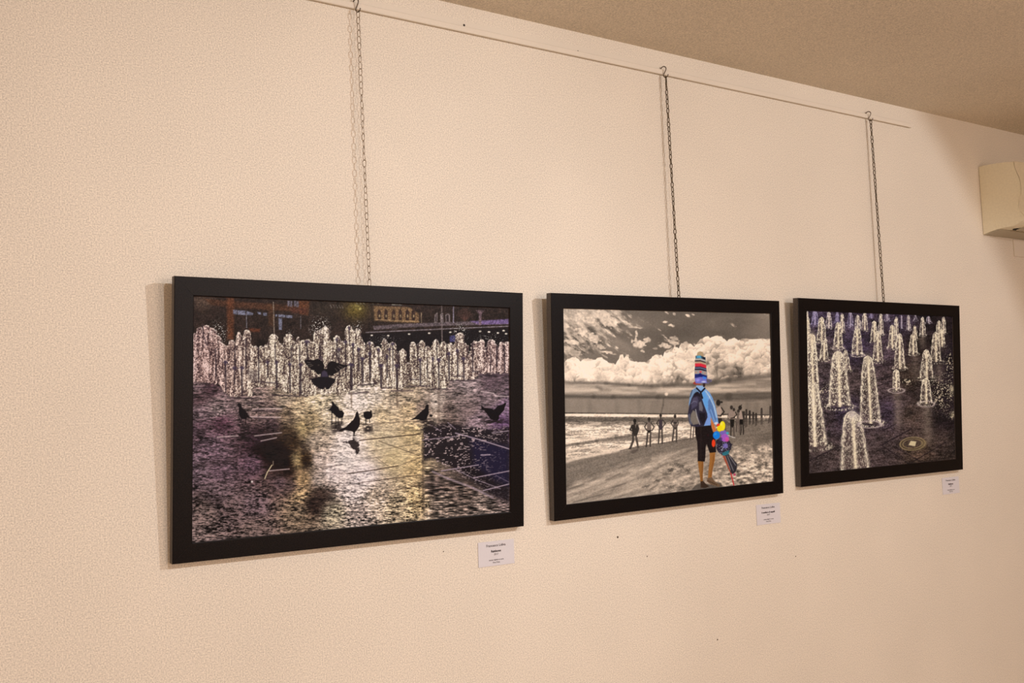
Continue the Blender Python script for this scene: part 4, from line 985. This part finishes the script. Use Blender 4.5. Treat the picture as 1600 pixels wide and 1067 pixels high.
def framed_photo(tl, tr, br, bl, sheet, albedo_scale, name, label):
    """corner points of the frame's front face; the frame hangs from its top and leans off the wall"""
    tl, tr, br, bl = [Vector((p[0], p[1], p[2] + Z0)) for p in (tl, tr, br, bl)]
    ax = (tr - tl).normalized()
    az = (tl - bl).normalized()
    ay = az.cross(ax).normalized()
    root = empty(name, (0, 0, 0), label, 'picture', 'framed photographs hanging from the picture rail')
    root.matrix_world = Matrix(((ax.x, ay.x, az.x, bl.x), (ax.y, ay.y, az.y, bl.y), (ax.z, ay.z, az.z, bl.z), (0, 0, 0, 1)))
    W, H, B = FW, FH, BW
    g = 0.00015
    link('frame_rail', rail_piece((0, H), (W, H), (W - B - g, H - B), (B + g, H - B)), None, root)
    link('frame_rail', rail_piece((W, 0), (0, 0), (B + g, B), (W - B - g, B)), None, root)
    link('frame_rail', rail_piece((0, 0), (0, H), (B, H - B - g), (B, B + g)), None, root)
    link('frame_rail', rail_piece((W, H), (W, 0), (W - B, B + g), (W - B, H - B - g)), None, root)
    box('backing_board', (0.012, 0.0105, 0.012), (W - 0.012, FT - 0.002, H - 0.012), m_board, root)
    # the print, a flat sheet lying 4 mm behind the face of the frame
    nv, nu = sheet.img.shape[:2]
    m = 0.004
    gx = np.linspace(B - m, W - B + m, nu)
    gz = np.linspace(H - B + m, B - m, nv)
    GX, GZ = np.meshgrid(gx, gz)
    co = np.stack([GX, np.full_like(GX, 0.0045), GZ], -1).reshape(-1, 3)
    me = bpy.data.meshes.new('print')
    idx = np.arange(nu * nv).reshape(nv, nu)
    q = np.stack([idx[1:, :-1], idx[1:, 1:], idx[:-1, 1:], idx[:-1, :-1]], -1).reshape(-1)
    nf = len(q) // 4
    me.vertices.add(len(co)); me.vertices.foreach_set('co', co.ravel().astype(np.float32))
    me.loops.add(len(q)); me.loops.foreach_set('vertex_index', q.astype(np.int32))
    me.polygons.add(nf)
    me.polygons.foreach_set('loop_start', np.arange(0, len(q), 4, dtype=np.int32))
    me.polygons.foreach_set('loop_total', np.full(nf, 4, dtype=np.int32))
    me.update(calc_edges=True)
    at = me.attributes.new('ink', 'FLOAT_COLOR', 'POINT')
    rgb = np.clip(lin(np.clip(sheet.img, 0, 255)) / np.asarray(albedo_scale), 0.0, 0.92)
    rgba = np.concatenate([rgb.reshape(-1, 3), np.ones((nu * nv, 1))], 1)
    at.data.foreach_set('color', rgba.ravel().astype(np.float32))
    mt, nt, b = node_mat('photographic_print')
    an = nt.nodes.new('ShaderNodeAttribute')
    an.attribute_name = 'ink'
    nt.links.new(an.outputs['Color'], b.inputs['Base Color'])
    b.inputs['Roughness'].default_value = 0.45
    b.inputs['Specular IOR Level'].default_value = 0.07
    link('print', me, mt, root)
    return root


MU, MV = 0.004 / (FW - 2 * BW), 0.004 / (FH - 2 * BW)
sheet = Sheet(((302, 461.8), (796.3, 480.3), (796.4, 800.9), (300.2, 849.6)), 740, 500, MU, MV)
paint_pigeons(sheet)
framed_photo((0.4270, -0.0496, 0.2780), (1.2098, -0.0496, 0.2757), (1.2083, -0.0214, -0.2628), (0.4254, -0.0214, -0.2605), sheet, INK1,
             'framed_photograph', 'black-framed photograph of dark pigeons on wet paving before a row of fountains')
sheet = Sheet(((881.2, 482.5), (1202.7, 490.0), (1209.3, 751.5), (887.2, 788.3)), 640, 430, MU, MV)
paint_beach(sheet)
framed_photo((1.2892, -0.0496, 0.2791), (2.0720, -0.0496, 0.2865), (2.0771, -0.0214, -0.2520), (1.2943, -0.0214, -0.2595), sheet, INK2,
             'framed_photograph', 'black-framed grey beach photograph with a hat seller in colour')
sheet = Sheet(((1259.4, 486.2), (1491.5, 493.1), (1493.8, 717.8), (1264.4, 739.8)), 560, 380, MU, MV)
paint_jets(sheet)
framed_photo((2.1500, -0.0496, 0.2979), (2.9328, -0.0496, 0.2995), (2.9339, -0.0214, -0.2391), (2.1511, -0.0214, -0.2406), sheet, INK3,
             'framed_photograph', 'black-framed photograph of fountain jets on dark paving, no birds or people in it')


# ------------------------------------------------------------------ chains and S-hooks
def link_mesh(name, length, width, r, mat):
    bm = bmesh.new()
    h = length / 2 - width / 2
    w = width / 2 - r
    hh = h + width / 2 - r - w
    pts = []
    for k in range(5):
        a = math.pi * k / 4
        pts.append((w * math.cos(a), 0, hh + w * math.sin(a)))
    for k in range(5):
        a = math.pi + math.pi * k / 4
        pts.append((w * math.cos(a), 0, -hh + w * math.sin(a)))
    tube(bm, pts, r, 5, closed=True)
    me = mesh_of(name, bm, True)
    me.materials.append(mat)
    return me


def hook_mesh(mat):
    pts = []
    # upper bend goes over the lip of the rail, lower bend opens towards the room
    for k in range(11):
        a = math.radians(205 - k * 235 / 10)
        pts.append((0, -0.0076 * math.cos(a), 0.0076 * math.sin(a)))
    pts = [(0, y, z + 0.0) for (_, y, z) in pts]
    low = []
    for k in range(11):
        a = math.radians(150 + k * 215 / 10)
        low.append((0, -0.0064 * math.cos(a) - 0.0062, 0.0064 * math.sin(a) - 0.0170))
    bm = bmesh.new()
    tube(bm, pts + low, 0.0014, 7)
    me = mesh_of('s_hook', bm, True)
    me.materials.append(mat)
    return me


def chain(x0, x1, zb, y0, y1, length, width, r, mat, twist, label, seed):
    rnd = random.Random(seed)
    me = link_mesh('chain_link', length, width, r, mat)
    pitch = length - 2 * r - 0.0002
    top = Vector((x0 + 0.002, y0, Z0 + 0.8830))
    bot = Vector((x1, y1, Z0 + zb))
    d = bot - top
    n = int(d.length / pitch)
    root = empty('chain', top, label, 'chain', 'chains hanging from the picture rail')
    dirn = d.normalized()
    tilt = Vector((0, 0, -1)).rotation_difference(dirn)
    ang = twist
    for i in range(n):
        o = link('chain_link', me, None, root)
        o.rotation_mode = 'QUATERNION'
        ang = twist + math.radians(90) * (i % 2) + rnd.uniform(-0.45, 0.45)
        o.rotation_quaternion = tilt @ Matrix.Rotation(ang, 3, 'Z').to_quaternion()
        o.location = dirn * (pitch * (i + 0.5)) + Vector((rnd.uniform(-.0002, .0002), 0, 0))
    return root


hk = hook_mesh(m_hook)
hooks = ((0.824, 'steel S-hook on the rail above the pigeon picture'),
         (1.712, 'steel S-hook on the rail above the beach picture'),
         (2.571, 'steel S-hook on the rail above the picture of fountain jets only'))
for hx, lab in hooks:
    o = link('rail_hook', hk, None, None, (hx, -0.0126, RZ + 0.0130))
    o.rotation_euler = (0, 0, math.radians(24))
    tag(o, lab, 'hook', 'S-hooks on the picture rail')
HY = -0.0183
chain(0.824, 0.836, 0.262, HY, -0.0240, 0.0166, 0.0092, 0.0010, m_steel, 0.37,
      'long-linked pale steel chain holding the pigeon picture', 1)
chain(1.712, 1.716, 0.267, HY, -0.0260, 0.0156, 0.0092, 0.0014, m_brass, 0.05,
      'dark steel chain holding the beach picture', 2)
chain(2.571, 2.570, 0.280, HY, -0.0260, 0.0156, 0.0092, 0.0014, m_brass, -0.16,
      'dark steel chain holding the picture of fountain jets only', 3)

# ------------------------------------------------------------------ title cards
def text_mesh(s, size, cx, z, parent, bold=0.0):
    cu = bpy.data.curves.new('lettering', 'FONT')
    cu.body = s
    cu.size = size
    cu.align_x = 'CENTER'
    cu.offset = bold
    cu.resolution_u = 2
    o = bpy.data.objects.new('lettering_source', cu)
    C.objects.link(o)
    dg = bpy.context.evaluated_depsgraph_get()
    me = bpy.data.meshes.new_from_object(o.evaluated_get(dg))
    me.name = 'lettering'
    bpy.data.objects.remove(o)
    bpy.data.curves.remove(cu)
    me.transform(Matrix.Rotation(math.radians(90), 4, 'X'))
    me.materials.clear()
    me.materials.append(m_ink)
    return link('lettering', me, None, parent, (cx, -0.00145, z))


def card(x0, x1, zb, zt, lines, label, rot=0.0):
    w, h = x1 - x0, zt - zb
    bm = bmesh.new()
    add_box(bm, (0, -0.0012, 0), (w, 0.0, h))
    o = link('title_card', mesh_of('title_card', bm), m_card, None, (x0, -0.0003, Z0 + zb))
    o.rotation_euler = (0, rot, 0)
    tag(o, label, 'label', 'title cards beside the pictures')
    for s, size, fz, bold in lines:
        text_mesh(s, size, w * 0.49, h * fz, o, bold)
    return o


def lines_for(title, size=0.0068):
    return (('Francesco Lidiva', 0.0078, 0.78, 0.00012), (title, size, 0.555, 0.0003), ('2017', 0.0060, 0.43, 0.00005),
            ('stampa digitale su carta', 0.0042, 0.22, 0.00006), ('Fine Print', 0.0048, 0.11, 0.00006))


card(1.0955, 1.1915, -0.3465, -0.2910, lines_for('Rainbows'), 'small white card below the pigeon picture, by its lower right corner', 0.004)
card(1.987, 2.0815, -0.3345, -0.2790, lines_for('Il venditore di cappelli', 0.0058), 'small white card below the beach picture, by its lower right corner', 0.004)
card(2.8455, 2.9375, -0.3155, -0.2620, lines_for('Rainbows'), 'small white card below the picture of fountain jets only, by its lower right corner', 0.0)

# ------------------------------------------------------------------ wall-mounted air conditioner
AX0, AX1 = 3.182, 3.99
ac = empty('air_conditioner', (AX0, 0, Z0 + 0.565), 'yellowed air conditioner on the wall under the ceiling', 'air conditioner')
ac_off = Vector((-AX0, 0, -(Z0 + 0.565)))


def ac_part(name, prof, x0, x1, mat, bevel=0.0, label=None):
    bm = bmesh.new()
    prism_x(bm, [(y, z + Z0) for y, z in prof], x0, x1)
    if bevel:
        bmesh.ops.bevel(bm, geom=bm.edges[:], offset=bevel, segments=2, affect='EDGES', profile=0.5)
    me = mesh_of(name, bm)
    me.transform(Matrix.Translation(ac_off))
    o = link(name, me, mat, ac)
    if label:
        o['label'] = label
    return o


seam = [(-0.126, 0.792), (-0.128, 0.770), (-0.134, 0.752), (-0.140, 0.736), (-0.1435, 0.719), (-0.1445, 0.702), (-0.1440, 0.685), (-0.1425, 0.668),
        (-0.1350, 0.6665), (-0.1335, 0.650), (-0.1305, 0.631), (-0.139, 0.616), (-0.148, 0.601)]
under = [(-0.1475, 0.594), (-0.137, 0.584), (-0.122, 0.577), (-0.103, 0.5725), (-0.075, 0.5735), (-0.050, 0.5720), (-0.025, 0.568), (-0.001, 0.563)]
top = [(-0.001, 0.803), (-0.020, 0.8035), (-0.045, 0.8025), (-0.075, 0.800), (-0.105, 0.796)]
ac_part('casing', top + seam + under, AX0, AX1, m_ac, 0.0012)
G = 0.0014
front = [(y - G, z + (0.001 if i < 9 else -0.001)) for i, (y, z) in enumerate(seam)]
front += [(-0.160, 0.597), (-0.178, 0.606), (-0.190, 0.625), (-0.197, 0.66), (-0.197, 0.70), (-0.190, 0.74), (-0.176, 0.768), (-0.155, 0.783)]
ac_part('front_cover', front, AX0 - 0.001, AX1, m_ac_front, 0.0008)
ac_part('air_outlet', [(-0.075, 0.5720), (-0.148, 0.5900), (-0.150, 0.5870), (-0.075, 0.5690)], AX0 + 0.055, AX1 - 0.05, m_dark, 0, 'dark air outlet slot')
ac_part('louver', [(-0.085, 0.5685), (-0.140, 0.5800), (-0.141, 0.5775), (-0.085, 0.5660)], AX0 + 0.06, AX1 - 0.055, m_ac_low)
# base plate under the casing, pulled back to the wall
ac_part('base_plate', [(-0.0005, 0.5635), (-0.060, 0.5725), (-0.060, 0.5700), (-0.004, 0.5610)], AX0 + 0.004, AX1 - 0.004, m_ac_low)
for k in range(4):
    z = 0.770 - 0.006 * k
    y = -0.176 - 0.0045 * k
    ac_part('intake_slat', [(y, z), (y - 0.004, z - 0.001), (y - 0.004, z - 0.003), (y, z - 0.002)], AX0 + 0.03, AX1 - 0.03, m_ac_low)
# knock-out for the pipes: outline raised on the side panel
bm = bmesh.new()
ko = [(-0.006, 0.606), (-0.030, 0.612), (-0.045, 0.610), (-0.049, 0.600), (-0.049, 0.590), (-0.053, 0.582), (-0.050, 0.575)]
tube(bm, [(AX0 - 0.0002, y, z + Z0) for y, z in ko], 0.0009, 5)
me = mesh_of('pipe_knockout', bm)
me.transform(Matrix.Translation(ac_off))
link('pipe_knockout', me, m_ac, ac)

bm = bmesh.new()
add_box(bm, (0, -0.004, 0), (0.35, 0, 0.0615))
bmesh.ops.bevel(bm, geom=bm.edges[:], offset=0.0012, segments=2, affect='EDGES', profile=0.5)
tag(link('wall_plate', mesh_of('wall_plate', bm), m_rail, None, (3.366, 0, Z0 + 0.4965)),
    'flat painted cover plate on the wall under the air conditioner', 'cover plate')
